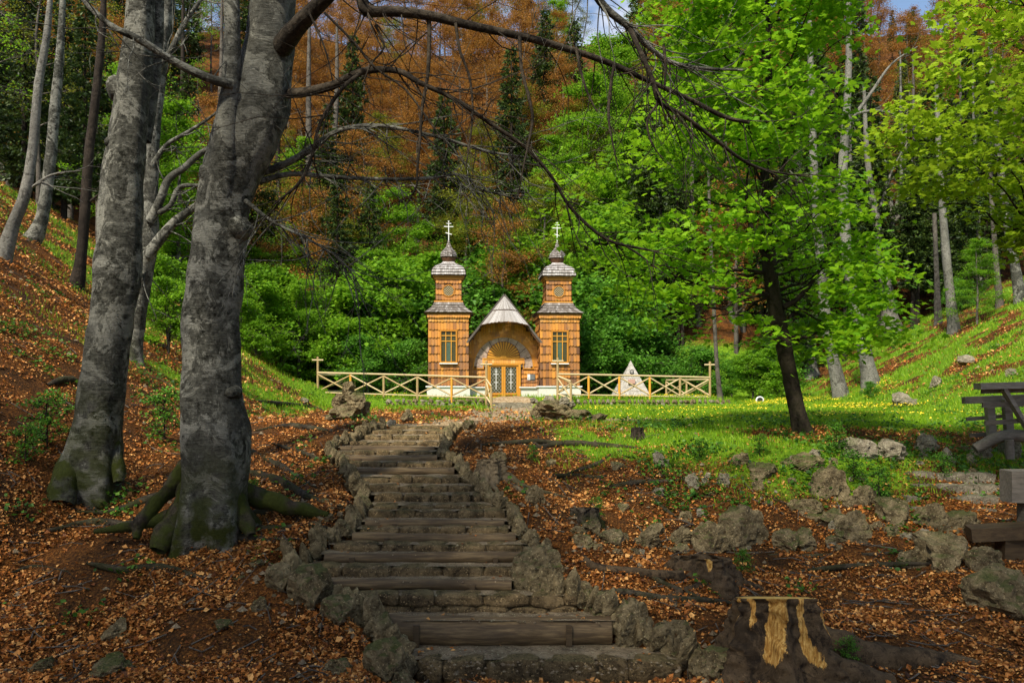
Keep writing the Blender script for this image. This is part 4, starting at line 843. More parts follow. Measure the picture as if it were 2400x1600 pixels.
root([(1520, 1350, 8), (1580, 1380, 16), (1640, 1400, 8)], 'short knotted root left of the mossy sawn stump')
root([(1800, 1300, 4), (1920, 1305, 12), (2060, 1300, 9), (2120, 1290, 4)], 'straight root below the rock row at right')
root([(1850, 1340, 5), (2000, 1330, 14), (2180, 1322, 8), (2260, 1335, 4)], 'long straight root in leaves, right foreground')
root([(205, 1320, 8), (290, 1340, 20), (380, 1332, 16), (460, 1352, 10), (500, 1365, 4)], 'curved dead branch lying in leaves before the beeches')
root([(580, 940, 5), (650, 950, 14), (740, 960, 12), (780, 985, 5)], 'dark root crossing the bank left of the rock mound')
root([(600, 1010, 5), (680, 1000, 14), (760, 1010, 10), (800, 1025, 4)], 'dark root on the bank left of the upper stairs')
root([(640, 1040, 4), (700, 1060, 12), (760, 1080, 6)], 'short root on the bank beside the upper left kerb')
root([(20, 1345, 4), (80, 1330, 10), (160, 1340, 4)], 'thin dead branch in leaves at the far left')
root([(110, 905, 10), (160, 895, 22), (210, 915, 12)], 'gnarled dark root left of the leaning beech')

# ------------------------------------------------------------------ trees
def part(t, name, A, mats): return build(name, A, mats, t, tuple(-np.array(t.location)))
def pline(L, D, dd=None):
    "photo polyline (px,py,width) at distance D"
    out = []
    for i, q in enumerate(L):
        d = D+(q[3] if len(q) > 3 else 0); p = P(q[0], q[1], d); out.append((*p, q[2]*d/F/2*.95))
    return out
def twigs(A, line, rng, n, L, r, down=.3, sides=5):
    "fine side twigs along a branch"
    p = smooth_line(line, 4)
    for q in range(n):
        i = rng.randint(int(len(p)*.15), len(p)-1); c = p[i, :3]; d = p[min(i+1, len(p)-1), :3]-p[i-1, :3]; d /= np.linalg.norm(d)+1e-9
        v = d*.8+rng.normal(0, .6, 3)+[0, 0, -down*rng.rand()*1.5]; v /= np.linalg.norm(v); l = L*rng.uniform(.4, 1.2); pts = [(*c, min(r, p[i, 3]*.7))]
        for s in range(4):
            v = v+rng.normal(0, .22, 3)+[0, 0, -down*.12]; v /= np.linalg.norm(v); c = c+v*l/4; pts.append((*c, min(r, p[i, 3]*.7)*(1-(s+1)/4.6)))
            if s in (1, 2) and rng.rand() < .7:
                w = v+rng.normal(0, .6, 3); w /= np.linalg.norm(w); tube(A, [(*c, r*.45), (*(c+w*l*.2+rng.normal(0, .02, 3)), r*.35), (*(c+w*l*.42), r*.15)], 3, .5, 0, 1)
        tube(A, pts, sides, .5, 0, 2)
def flare(k, amp, t0=.22, ph=0): return lambda f, th, c: 1+amp*np.exp(-f/t0)*(.5+.5*np.cos(th*k+ph))**1.5+.035*np.cos(th*5+f*9)
rg = np.random.RandomState(77)
# beech with the long limbs (right one of the big pair)
D = 11.2
T2 = thing('beech_tree', 'big forked grey beech with long bare limbs, right of the foreground pair', 'tree', loc=tuple(G(495, 1235)))
L = [(500, 1262, 150, .1), (498, 1215, 158), (500, 1160, 150), (503, 1090, 158), (504, 1030, 160), (500, 960, 150), (496, 880, 138), (494, 780, 134), (503, 680, 130), (514, 580, 127), (526, 480, 122), (545, 400, 138), (578, 320, 154), (608, 240, 152), (624, 150, 126), (634, 60, 112), (646, -60, 104), (665, -220, 95), (690, -500, 70), (700, -900, 45), (690, -1400, 15)]
A = Acc(); pl = pline(L, D); f_ = np.linspace(0, 1, 81)
tube(A, pl, 40, .5, 0, 4, .10, 2.6, flare(5, .75, .05, 1.), w=np.clip(1.3-f_/.16, 0, 1))
# left fork, part of the same trunk
tube(A, pline([(520, 470, 70, -.15), (528, 380, 74, -.25), (532, 300, 60, -.35), (540, 200, 46, -.4), (545, 100, 40, -.4), (542, 0, 38, -.4), (530, -150, 36), (500, -420, 28), (470, -800, 15)], D), 20, .5, 0, 4, .08, 4)
for (x_, y_, r_) in ((548, 525, 22), (486, 400, 24), (548, 270, 20), (478, 690, 18), (452, 800, 16), (535, 920, 13)): q = P(x_, y_, D-.33); tube(A, [(*(q-[0, -.25, 0]), r_*D/F*1.4), (*(q+[0, .06, 0]), r_*D/F*.9), (*(q+[0, .02, 0]), r_*D/F*.4), (*(q+[0, .015, 0]), .002)], 12, .5, 0, 3, .4, 6)
part(T2, 'trunk', A, [M['beech']])
for r_ in ([(470, 1100, 60, .0), (440, 1160, 66, -.05), (412, 1220, 60, -.2), (385, 1262, 56, -.4), (370, 1290, 40, -.5)], [(450, 1090, 50), (410, 1135, 48), (365, 1180, 40, -.1), (330, 1225, 34, -.2), (320, 1262, 20, -.3)], [(470, 1140, 50), (430, 1185, 44), (380, 1215, 34, -.1), (300, 1235, 26, -.2), (220, 1245, 12, -.3)],
           [(545, 1170, 60), (570, 1215, 45, -.1), (590, 1255, 25, -.3)], [(560, 1150, 46, .3), (620, 1170, 44, .3), (700, 1192, 34, .2), (770, 1205, 14, .2)]):
    A = Acc(); tube(A, pline(r_, D), 14, .5, 0, 5, .45, 5, w=1.); part(T2, 'root', A, [M['root']])
for r_ in ([(430, 1230, 45), (330, 1235, 34), (220, 1225, 26), (120, 1245, 16), (90, 1250, 5)], [(400, 1160, 40), (330, 1180, 30), (260, 1200, 20), (180, 1200, 8)], [(580, 1110, 30), (650, 1130, 36), (720, 1165, 26), (790, 1190, 6)], [(560, 1215, 30), (640, 1200, 30), (720, 1215, 24), (790, 1225, 6)], [(590, 1060, 20), (640, 1085, 26), (700, 1120, 18), (750, 1150, 6)], [(570, 1235, 26), (640, 1240, 22), (740, 1235, 16), (790, 1250, 5)], [(420, 1250, 40), (390, 1275, 34), (350, 1290, 14)], [(500, 1240, 50), (560, 1262, 34), (620, 1265, 20), (680, 1262, 5)]):
    A = Acc(); tube(A, rootline([(a_, b_, c_*.72) for a_, b_, c_ in r_], lift=.12), 10, .5, 0, 5, .5, 6, w=.45); part(T2, 'root', A, [M['root']])
limbs = [
 ([(660, 110, 52, -.2), (700, 60, 44, -.5), (760, 0, 36, -.8), (800, -30, 32, -.9), (845, -8, 30, -1), (860, 25, 28, -1), (940, 28, 25, -1), (1020, 40, 24, -.9), (1110, 62, 21, -.8), (1220, 85, 19, -.6), (1320, 112, 17, -.4), (1420, 145, 15, -.2), (1520, 190, 13, 0), (1620, 235, 11, .2), (1700, 275, 11, .3), (1755, 287, 9, .4)], 10),
 ([(655, 222, 26, 0), (720, 215, 23, -.2), (780, 200, 21, -.4), (850, 168, 17, -.6), (930, 166, 15, -.8), (985, 195, 13, -.9), (1060, 230, 11, -.8), (1150, 290, 10, -.6), (1230, 345, 9, -.4), (1290, 410, 8, -.2), (1340, 490, 8, 0), (1420, 560, 8, .2), (1500, 582, 6, .4), (1545, 590, 3, .5)], 12),
 ([(590, 412, 22, .3), (660, 388, 18, .4), (730, 350, 16, .4), (780, 312, 12, .3), (850, 295, 11, .2), (930, 300, 9, .1), (1040, 325, 8, .2), (1140, 355, 7, .3), (1240, 370, 4, .4)], 12),
 ([(590, 430, 18, .2), (680, 408, 13, .4), (780, 415, 11, .5), (900, 420, 9, .6), (1010, 418, 8, .6), (1080, 410, 6, .5), (1130, 445, 5, .6), (1220, 466, 3, .6)], 14),
 ([(545, 200, 24, -.5), (480, 180, 22, -.7), (400, 140, 19, -.8), (330, 95, 18, -.9), (260, 60, 15, -1), (195, 0, 12, -1), (140, -80, 8, -1)], 4),
 ([(575, 470, 12, -.3), (640, 520, 7, -.4), (720, 560, 6, -.4), (800, 610, 5, -.3), (850, 680, 2, -.3)], 8),
 ([(850, 168, 10, -.6), (800, 210, 10, -.8), (750, 290, 9, -.8), (730, 370, 8, -.8), (700, 430, 8, -.8), (640, 480, 3, -.8)], 4),
 ([(640, -30, 30, -.3), (900, -220, 26, -1.2), (1150, -190, 24, -1.4), (1350, -60, 21, -1.2), (1420, 20, 19, -1), (1475, 65, 17, -.9), (1520, 110, 14, -.8), (1570, 145, 12, -.6), (1640, 160, 9, -.5), (1740, 165, 5, -.4)], 10),
 ([(1475, 65, 13, -.9), (1500, 120, 13, -1), (1530, 190, 12, -1), (1545, 240, 11, -.9), (1600, 270, 10, -.7), (1680, 330, 9, -.4), (1740, 375, 8, -.2), (1800, 400, 6, 0), (1900, 415, 3, .2)], 8),
]
for L, nt_ in limbs:
    A = Acc(); pl = pline(L, D); tube(A, pl, 12, .5, 0, 4, .1, 8); twigs(A, pl, rg, int(nt_*4.5), 1.6, .010); part(T2, 'branch', A, [M['root'] if L[0][0] > 640 and L[0][1] > 0 else M['beech']])
for L in ([(1005, 40, 11), (1006, 110, 10), (1002, 180, 9), (990, 250, 8), (985, 320, 7), (978, 400, 6), (975, 440, 5), (945, 490, 2)], [(1068, 55, 8), (1078, 120, 7), (1100, 180, 6), (1108, 260, 5), (1100, 340, 5), (1090, 400, 2)],
          [(1218, 85, 9), (1222, 160, 8), (1240, 230, 8), (1248, 280, 7), (1238, 340, 6), (1225, 400, 4), (1215, 460, 2)], [(1350, 112, 8), (1362, 170, 7), (1378, 220, 6), (1400, 265, 2)], [(1440, 150, 8), (1432, 200, 8), (1426, 270, 7), (1435, 330, 5), (1450, 400, 2)],
          [(1555, 105, 7), (1560, 150, 7), (1558, 200, 6)], [(1545, 240, 7), (1518, 280, 6), (1525, 330, 5), (1550, 370, 2)], [(880, 60, 7), (900, 110, 5), (870, 150, 5), (850, 200, 3)], [(760, 30, 6), (830, 100, 6), (880, 160, 6), (950, 210, 5), (1010, 290, 5), (1050, 340, 2)], [(720, 20, 5), (760, 110, 5), (780, 190, 3)]):
    A = Acc(); pl = pline([(*q, -.9) for q in L], D); tube(A, pl, 8, .5, 0, 4, .25, 14); twigs(A, pl, rg, 5, .6, .007); part(T2, 'branch', A, [M['root']])
# left beech
T1 = thing('beech_tree', 'leaning grey beech with mossy root legs, left of the foreground pair', 'tree', loc=tuple(G(220, 1165)))
D1 = 12.6
A = Acc(); pl = pline([(195, 1195, 150, .1), (205, 1140, 136), (218, 1080, 128), (226, 1020, 118), (236, 940, 108), (248, 860, 102), (260, 760, 100), (276, 640, 108), (282, 560, 104), (284, 470, 98), (290, 390, 94), (302, 300, 84), (312, 200, 80), (324, 100, 72), (330, 0, 66), (336, -120, 62), (330, -400, 50), (310, -900, 20)], D1)
tube(A, pl, 36, .5, 0, 4, .11, 2.8, flare(4, .5, .07, 2.2), w=np.clip(1.1-np.linspace(0, 1, 69)/.3, 0, 1))
tube(A, pline([(335, 330, 40, .25), (352, 230, 36, .3), (364, 120, 34, .3), (368, 0, 32, .3), (372, -150, 28, .3), (380, -500, 14, .3)], D1), 16, .5, 0, 4, .1, 4)
for (x_, y_, r_) in ((262, 200, 22), (250, 330, 14), (270, 545, 26), (232, 620, 18)): q = P(x_, y_, D1-.24); tube(A, [(*(q-[0, -.2, 0]), r_*D1/F*1.3), (*(q+[0, .06, 0]), r_*D1/F*.9), (*(q+[0, .02, 0]), r_*D1/F*.4), (*(q+[0, .01, 0]), .002)], 12, .5, 0, 3, .5, 6)
part(T1, 'trunk', A, [M['beech']])
for r_ in ([(185, 1060, 60, -.1), (165, 1100, 70, -.25), (150, 1140, 72, -.4), (140, 1185, 60, -.6)], [(262, 1040, 40), (275, 1090, 34, -.1), (278, 1130, 26, -.2)], [(225, 1100, 50), (215, 1150, 50, -.2), (235, 1178, 30, -.3), (255, 1190, 12, -.3)]):
    A = Acc(); tube(A, pline(r_, D1), 14, .5, 0, 5, .25, 4, w=1.); part(T1, 'root', A, [M['beech']])
T3 = thing('beech_tree', 'slender pale beech with raised side limbs, just behind the leaning foreground beech', 'tree', loc=tuple(G(318, 850)))
D3 = float(T3.location[1])
A = Acc(); pl = pline([(310, 865, 46), (316, 820, 34), (322, 740, 40), (336, 640, 44), (348, 560, 48), (350, 480, 42), (352, 400, 40), (356, 300, 40), (366, 200, 42), (380, 100, 36), (392, 0, 34), (400, -200, 26), (410, -500, 10)], D3)
tube(A, pl, 22, .5, 0, 4, .09, 3, flare(4, .7, .05), w=np.clip(1-np.linspace(0, 1, 49)/.12, 0, 1)); part(T3, 'trunk', A, [M['beech']])
for L in ([(345, 600, 28), (375, 560, 26), (410, 520, 22), (450, 490, 18), (500, 455, 12), (560, 430, 5)], [(350, 520, 24), (375, 470, 20), (395, 420, 18), (430, 395, 16), (470, 360, 14), (520, 330, 8)], [(372, 500, 14), (400, 480, 12), (420, 440, 12), (460, 435, 9), (500, 440, 4)], [(356, 390, 14), (390, 340, 10), (440, 310, 9), (500, 270, 6), (540, 230, 3)], [(365, 170, 16), (400, 120, 14), (430, 60, 12), (470, 0, 9), (500, -60, 6)], [(340, 640, 10), (300, 600, 4)]):
    A = Acc(); pl = pline([(*q, -.3) for q in L], D3); tube(A, pl, 12, .5, 0, 4, .12, 5); twigs(A, pl, rg, 10, 1.6, .02); part(T3, 'branch', A, [M['beech']])
# added leaf crowns, unseen above the frame, shaped to shade the foreground
def shade_canopy(t, n, xr, yr, zr, seed):
    r_ = np.random.RandomState(seed); c = np.stack([r_.uniform(*xr, n), r_.uniform(*yr, n), r_.uniform(*zr, n)], 1); dens = fbm(c[:, 0]*.35+seed, c[:, 1]*.35)
    c = c[(r_.rand(n) < sst(.3, .55, dens)) & (c[:, 2] > .53*np.maximum(c[:, 1], 0)+1.6)]
    A = Acc(); k = 16; C = np.repeat(c, k, 0)+r_.normal(0, .42, (len(c)*k, 3)); C = C[C[:, 2] > .50*np.maximum(C[:, 1], 0)+1.2]
    leaves(A, C, .26, r_, QUAD*np.array([1.3, 1, 1]), .5); part(t, 'crown', A, [M['shade_canopy']])  # out-of-view leaves, hung on the beech for the shade they cast
shade_canopy(T2, 1050, (-10, 5), (-11, 5), (6.5, 12), 3); shade_canopy(T1, 450, (-14, -5), (-8, 5), (7.5, 13), 5)

def rows_crown(rows, D0, dep, n, rng, k=26, spread=.42, flatn=.12, size=.15, tpl=MAPLE, tilt=.5, gap=.47):
    "sprays of leaves filling a crown whose outline is given per height"
    ys = [r[0] for r in rows]; C = []
    while len(C) < n:
        y = rng.uniform(ys[0], ys[-1]); a = np.interp(y, ys, [r[1] for r in rows]); b = np.interp(y, ys, [r[2] for r in rows]); x = rng.uniform(a, b); m = 2*(x-(a+b)/2)/max(b-a, 1)
        if gap and fbm(x/95+n, y/60) < gap*rng.uniform(.85, 1.15) and not (x > 1880 and 500 < y < 800 and x < 2110): continue
        if gap and D0 > 14 and 1740 < x < 1890 and y > 590 and rng.rand() < .75: continue
        d = D0+rng.uniform(-1, 1)*dep*math.sqrt(max(.05, 1-m*m*.85)); q = P(1200+(x-1200), y, D0); q[1] = d; q[0] *= d/D0*.35+.65; C.append(q)
    C = np.array(C); N = len(C); s = rng.uniform(.5, 1.25, N)
    off = rng.normal(0, 1, (N, k, 3))*np.array([spread, spread, flatn])*s[:, None, None]; off[..., 2] -= .35*(off[..., 0]**2+off[..., 1]**2)
    Q = (C[:, None]+off).reshape(-1, 3); A = Acc(); leaves(A, Q, size, rng, tpl, tilt, r=np.clip(np.repeat(rng.rand(N), k)*.5+rng.rand(N*k)*.5, 0, 1)); return A, C
mr = np.random.RandomState(8)
DM = float(G(1880, 1012)[1]); MT = thing('maple_tree', 'bright green maple with a dark leaning trunk standing in the meadow', 'tree', loc=tuple(G(1878, 1012)))
trunkM = [(1890, 1025, 52), (1878, 1000, 44), (1862, 930, 38), (1848, 860, 36), (1830, 780, 40), (1812, 690, 36), (1800, 600, 34), (1796, 500, 26), (1792, 400, 22), (1800, 300, 18), (1802, 180, 15), (1800, 50, 11), (1795, -150, 7), (1800, -300, 3)]
A = Acc(); plM = pline(trunkM, DM); tube(A, plM, 18, .5, 0, 4, .12, 5, flare(5, .35, .04), w=.15); part(MT, 'trunk', A, [M['bark_dark']])
RM = [(-320, 1640, 1960), (-120, 1560, 2000), (0, 1500, 1985), (110, 1560, 1990), (250, 1540, 2030), (350, 1440, 2000), (440, 1300, 2000), (500, 1290, 1990), (560, 1340, 2020), (620, 1420, 2060), (700, 1470, 2080), (760, 1560, 2100), (800, 1640, 2090), (830, 1860, 1990)]
A, CM = rows_crown(RM, DM, 3.3, 900, mr, 28, .34, .07, .14); part(MT, 'crown', A, [M['maple']])
tp = smooth_line(plM, 6)
def sprays(t, C, tp, rng, n, mat, r0=.03, low=0):
    for q in range(n):
        c = C[rng.randint(len(C))]; dz = tp[:, 2]-(c[2]-rng.uniform(.3, 1.6)); i = int(np.argmin(np.abs(dz))); i = max(i, low); s = tp[i, :3]; v = c-s; L_ = np.linalg.norm(v)
        if L_ < .4: continue
        A = Acc(); pts_ = [(*(s+v*f+np.array([0, 0, -.12*L_*math.sin(f*3.1)*.6])+rng.normal(0, .03*L_, 3)*(0 < f)), max(.006, min(tp[i, 3]*.5, r0)*(1-f*.8))) for f in np.linspace(0, 1, 6)]
        tube(A, pts_, 7, .5, 0, 3); twigs(A, pts_, rng, 7, .8, .008, .1, 4); part(t, 'branch', A, [mat])
sprays(MT, CM, tp, mr, 46, M['bark_dark'], low=30)
for L in ([(1800, 610, 14), (1770, 560, 12), (1755, 500, 9), (1750, 430, 6), (1765, 330, 3)], [(1835, 720, 16), (1870, 700, 13), (1910, 650, 10), (1940, 600, 5)], [(1790, 640, 10), (1740, 632, 8), (1680, 640, 6), (1600, 650, 3)], [(1845, 790, 10), (1890, 790, 8), (1930, 770, 4)], [(1795, 460, 12), (1840, 380, 10), (1860, 280, 8), (1890, 180, 5)]):
    A = Acc(); pl = pline(L, DM-.1); tube(A, pl, 10, .5, 0, 4, .1, 6); twigs(A, pl, mr, 6, .7, .008, .1, 4); part(MT, 'branch', A, [M['bark_dark']])
# yellow-green maple leaning in from the right edge
q = H(9.3, 12.6); MR = thing('maple_tree', 'yellow green maple boughs hanging in from the upper right edge', 'tree', loc=(9.3, 12.6, float(q)))
A = Acc(); tp2 = np.array([(9.3, 12.6, float(q)-.2, .2), (9.4, 12.6, 0, .17), (9.3, 12.5, 2, .15), (9.4, 12.6, 4, .12), (9.3, 12.6, 6.5, .06), (9.3, 12.6, 8, .02)]); tube(A, tp2, 16, .5, 0, 4, .1, 5); part(MR, 'trunk', A, [M['bark_dark']])
RR = [(-80, 2240, 2700), (40, 2215, 2800), (120, 2240, 2850), (180, 2150, 2850), (250, 2085, 2850), (330, 2050, 2850), (390, 2070, 2850), (440, 2190, 2800), (480, 2380, 2750), (580, 2385, 2700)]
A, CR = rows_crown(RR, 12.4, 1.7, 480, mr, 24, .27, .05, .105); part(MR, 'crown', A, [M['maple2']]); sprays(MR, CR, smooth_line(tp2, 6), mr, 34, M['bark_dark'], .03)

# ---- generic trees for the wood
def gtree(seed, Ht, r, base, cr, nl, ls, leafk=18, limbs=20, up=.5, lean=.0, tpl=QUAD, stems=1, spread=.38, flatn=.5):
    rng = np.random.RandomState(seed); T = Acc(); tips = []
    for st_ in range(stems):
        a0 = rng.uniform(0, 6.28); ln = np.array([math.cos(a0), math.sin(a0)])*(lean+(.28 if stems > 1 else 0))*Ht*.4
        N = 9; tr = []
        for i in range(N):
            f = i/(N-1); tr.append((ln[0]*f**1.3+rng.normal(0, .012)*Ht*f, ln[1]*f**1.3+rng.normal(0, .012)*Ht*f, Ht*f*(1 if stems == 1 else rng.uniform(.85, 1.))-.3*(i == 0), r*(1-f)**.8+.012))
        tr = smooth_line(tr, 3); tube(T, tr, 9, .5, 0, 1, .08, 2, w=0)
        for q in range(limbs//stems):
            f = base+(1-base)*(q+rng.rand())/(limbs/stems); p = np.array([np.interp(f, np.linspace(0, 1, len(tr)), tr[:, a]) for a in range(4)])
            a = q*2.4+rng.uniform(-.5, .5); L_ = cr*(1-((f-base)/(1-base))**1.6*.75)*rng.uniform(.6, 1.15); v = np.array([math.cos(a), math.sin(a), up*rng.uniform(.3, 1.3)]); c = p[:3].copy(); pts = [(*c, p[3]*.45+.008)]
            for s in range(5):
                v = v+rng.normal(0, .16, 3)+[0, 0, -.04]; v /= np.linalg.norm(v); c = c+v*L_/5; pts.append((*c, (p[3]*.45+.008)*(1-(s+1)/5.6)))
                if s > 0:
                    tips.append(c.copy())
                    for _ in range(2):
                        w = v+rng.normal(0, .7, 3); w /= np.linalg.norm(w); l2 = L_*.32*rng.uniform(.5, 1.2); e = c+w*l2; tube(T, [(*c, .018), (*(c+w*l2*.5+rng.normal(0, .05, 3)), .012), (*e, .006)], 3, .5, 0, 1); tips.append(e); tips.append(c+w*l2*.5)
            tube(T, pts, 5, .5, 0, 1)
    tips = np.array(tips); n = nl//leafk; idx = rng.randint(0, len(tips), n); c = tips[idx]
    off = rng.normal(0, spread, (n, leafk, 3))*np.array([1, 1, flatn]); Q = (c[:, None]+off*rng.uniform(.6, 1.4, (n, 1, 1))).reshape(-1, 3)
    Cc = Acc(); leaves(Cc, Q, ls, rng, tpl, .7, r=np.clip(np.repeat(rng.rand(n), leafk)*.55+rng.rand(n*leafk)*.45, 0, 1)); return T, Cc
def spruce(seed, Ht, r, R, base=.12):
    rng = np.random.RandomState(seed); T = Acc(); C = Acc(); tube(T, [(0, 0, -.4, r), (rng.normal(0, .1), 0, Ht*.5, r*.6), (0, 0, Ht, .02)], 9, .5, 0, 4, .05, 2)
    z = Ht*base; cs = []; az = []
    while z < Ht*.99:
        L0 = R*(1-z/Ht)**.75*(.55+.45*min(1, (z/Ht-base)*6+.2)); nb = 6
        for b in range(nb):
            a = rng.uniform(0, 6.28); L_ = L0*rng.uniform(.65, 1.15)+.15; d = np.array([math.cos(a), math.sin(a), 0]); tube(T, [(0, 0, z, .03), (*(d*L_*.55+[0, 0, z-.10*L_]), .02), (*(d*L_+[0, 0, z-.12*L_]), .008)], 3, .5, 0, 1)
            m_ = max(4, int(L_*13)); f = rng.uniform(.12, 1.02, m_); s = rng.normal(0, .16, m_)*L_*(1.1-f)*1.6
            c = d[None]*f[:, None]*L_+np.array([-d[1], d[0], 0])[None]*s[:, None]; c[:, 2] = z-.22*L_*np.sin(f*2.2)+.06*f*L_+rng.normal(0, .05, m_); cs.append(c)
        z += rng.uniform(.32, .52)*(Ht/16)
    c = np.concatenate(cs); N = len(c); outd = c.copy(); outd[:, 2] = 0; outd /= np.linalg.norm(outd, axis=1)[:, None]+1e-6
    for rep in range(3):
        dirs = outd+rng.normal(0, .55, (N, 3))+[0, 0, -.35]; dirs /= np.linalg.norm(dirs, axis=1)[:, None]; w = np.cross(dirs, rng.normal(0, 1, (N, 3))); w /= np.linalg.norm(w, axis=1)[:, None]; s = rng.uniform(.22, .5, N)[:, None]
        V = np.stack([c, c+dirs*s*.5+w*s*.17, c+dirs*s, c+dirs*s*.5-w*s*.17], 1); C.add(V.reshape(-1, 3), np.arange(4*N).reshape(N, 4), rng.rand(N))
    return T, C
PR = {}
def proto(nm, TC, bark, leaf): T, C = TC; PR[nm] = (T.mesh('trunk', [M[bark]]), C.mesh('crown', [M[leaf]]))
for i_ in range(3): proto('spruce%d' % i_, spruce(50+i_, 20, .26, 3.4-.3*i_, .1+.1*i_), 'bark_dark', 'needle')
for i_ in range(3): proto('rust%d' % i_, gtree(60+i_, 17, .2, .18, 4.6, 17000, .15, 20, 26, .5, tpl=QUAD, spread=.45), 'bark_grey', 'rust')
for i_ in range(2): proto('olive%d' % i_, gtree(70+i_, 15, .18, .15, 4.2, 15000, .15, 20, 26, .5), 'bark_grey', 'olive')
for i_ in range(2): proto('green%d' % i_, gtree(80+i_, 13, .17, .12, 3.8, 15000, .19, 20, 26, .4, flatn=.35), 'bark_grey', 'green')
for i_ in range(3): proto('bush%d' % i_, gtree(90+i_, 5, .06, .05, 2.6, 9500, .20, 12, 40, .5, stems=5, spread=.30, flatn=.5), 'bark_grey', 'dgreen')
for i_ in range(2): proto('brightbush%d' % i_, gtree(95+i_, 6, .07, .08, 2.8, 8500, .23, 12, 36, .4, stems=4, spread=.32, flatn=.35), 'bark_grey', 'green')
for i_ in range(2): proto('bare%d' % i_, gtree(100+i_, 18, .17, .3, 3.6, 2600, .15, 10, 26, .7), 'bark_grey', 'olive')
for i_ in range(2): proto('thin%d' % i_, gtree(110+i_, 15, .12, .35, 2.6, 1800, .16, 10, 18, .3), 'bark_grey', 'green')
proto('sapling0', gtree(120, 1.6, .02, .1, .8, 900, .11, 12, 14, .3, spread=.16), 'bark_dark', 'dgreen')
pr = random.Random(12)
def plant(kind, name, x, y, h, label, cat='tree', group=None, z=None, wid=1., rz=None):
    v = [k for k in PR if k.rstrip('0123456789') == kind]; T, C = PR[pr.choice(v)]; h0 = {'spruce': 20, 'rust': 17, 'olive': 15, 'green': 13, 'bush': 5, 'brightbush': 6, 'bare': 18, 'thin': 15, 'sapling': 1.6}[kind]
    s = h/h0; o = thing(name, label, cat, group, (x, y, hz(x, y) if z is None else z), pr.uniform(0, 6.28) if rz is None else rz); o.scale = (s*wid, s*wid, s)
    link('stems' if kind in ('bush', 'brightbush') else 'trunk', T, o); link('foliage' if kind in ('bush', 'brightbush') else 'crown', C, o); return o
def where(px):
    for lim, s in ((230, 'beyond the far left trunks'), (600, 'behind the two big beeches'), (800, 'right of the big beeches'), (1000, 'left of the chapel'), (1120, 'behind the left chapel tower'), (1250, 'behind the chapel gable'), (1400, 'behind the right chapel tower'), (1650, 'between the chapel and the maple'), (1900, 'behind the meadow maple'), (2100, 'right of the meadow maple'), (9999, 'above the right hillside')):
        if px < lim: return s
KN = {'spruce': ('spruce_tree', 'dark green spruce', 'spruces in the wood'), 'rust': ('beech_tree', 'rust brown leaved beech', 'rust brown beeches'), 'olive': ('beech_tree', 'olive yellow thin leaved tree', 'olive yellow trees'),
      'green': ('broadleaf_tree', 'fresh green broadleaf tree', 'fresh green trees'), 'bare': ('beech_tree', 'grey almost bare beech', 'pale bare beeches'), 'thin': ('young_tree', 'thin sparse leaved tree', 'thin trunks')}
def wood(kind, px, D, h, wid=1.):
    x = (px-1200)/F*D; y = D; z = hz(x, y); nm, lb, gp = KN[kind]; lvl = 'low on the slope' if D < 66 else 'halfway up the slope' if D < 82 else 'high on the slope'
    return plant(kind, nm, x, y, h, '%s %s, %s' % (lb, where(px), lvl), 'tree', '%s %s, %s' % (gp, where(px), lvl), z, wid)
# the mountainside, row by row
for D, step in ((62, 90), (68, 95), (75, 90), (82, 88), (90, 84), (100, 80), (110, 90), (120, 100)):
    px = -180+pr.uniform(0, step)
    while px < 2600:
        u = pr.random(); q = px+pr.uniform(-25, 25); Dd = D+pr.uniform(-3, 3); top = 0
        if px < 620: kind = 'spruce' if u < .55 else 'green' if u < .62 else 'rust' if u < .88 else 'thin'
        elif px < 1300: kind = ('rust' if u < .76 else 'spruce' if u < .86 else 'olive') if D > 72 else ('olive' if u < .36 else 'rust' if u < .6 else 'spruce' if u < .8 else 'green')
        elif px < 1520: kind = 'green' if u < .4 else 'olive' if u < .65 else 'spruce' if u < .85 else 'rust'
        elif px < 1900: kind = 'spruce' if u < .45 else 'olive' if u < .6 else 'green' if u < .75 else 'rust'
        else: kind = ('spruce' if u < .7 else 'rust' if u < .78 else 'bare') if D < 80 else ('spruce' if u < .45 else 'rust')
        h = {'spruce': 19, 'rust': 15, 'olive': 13, 'green': 12, 'bare': 16, 'thin': 14}[kind]*pr.uniform(.8, 1.2)
        x_ = (q-1200)/F*Dd; zt = hz(x_, Dd)+h
        lim = Dd*(.425 if 1370 < q < 1490 else .47 if 2060 < q < 2220 else .9)
        if zt > lim: h = lim-hz(x_, Dd)
        if px < 560 and D > 72 and pr.random() < .12: px += step; continue
        if h > 5: wood(kind, q, Dd, h)
        px += step*pr.uniform(.75, 1.25)
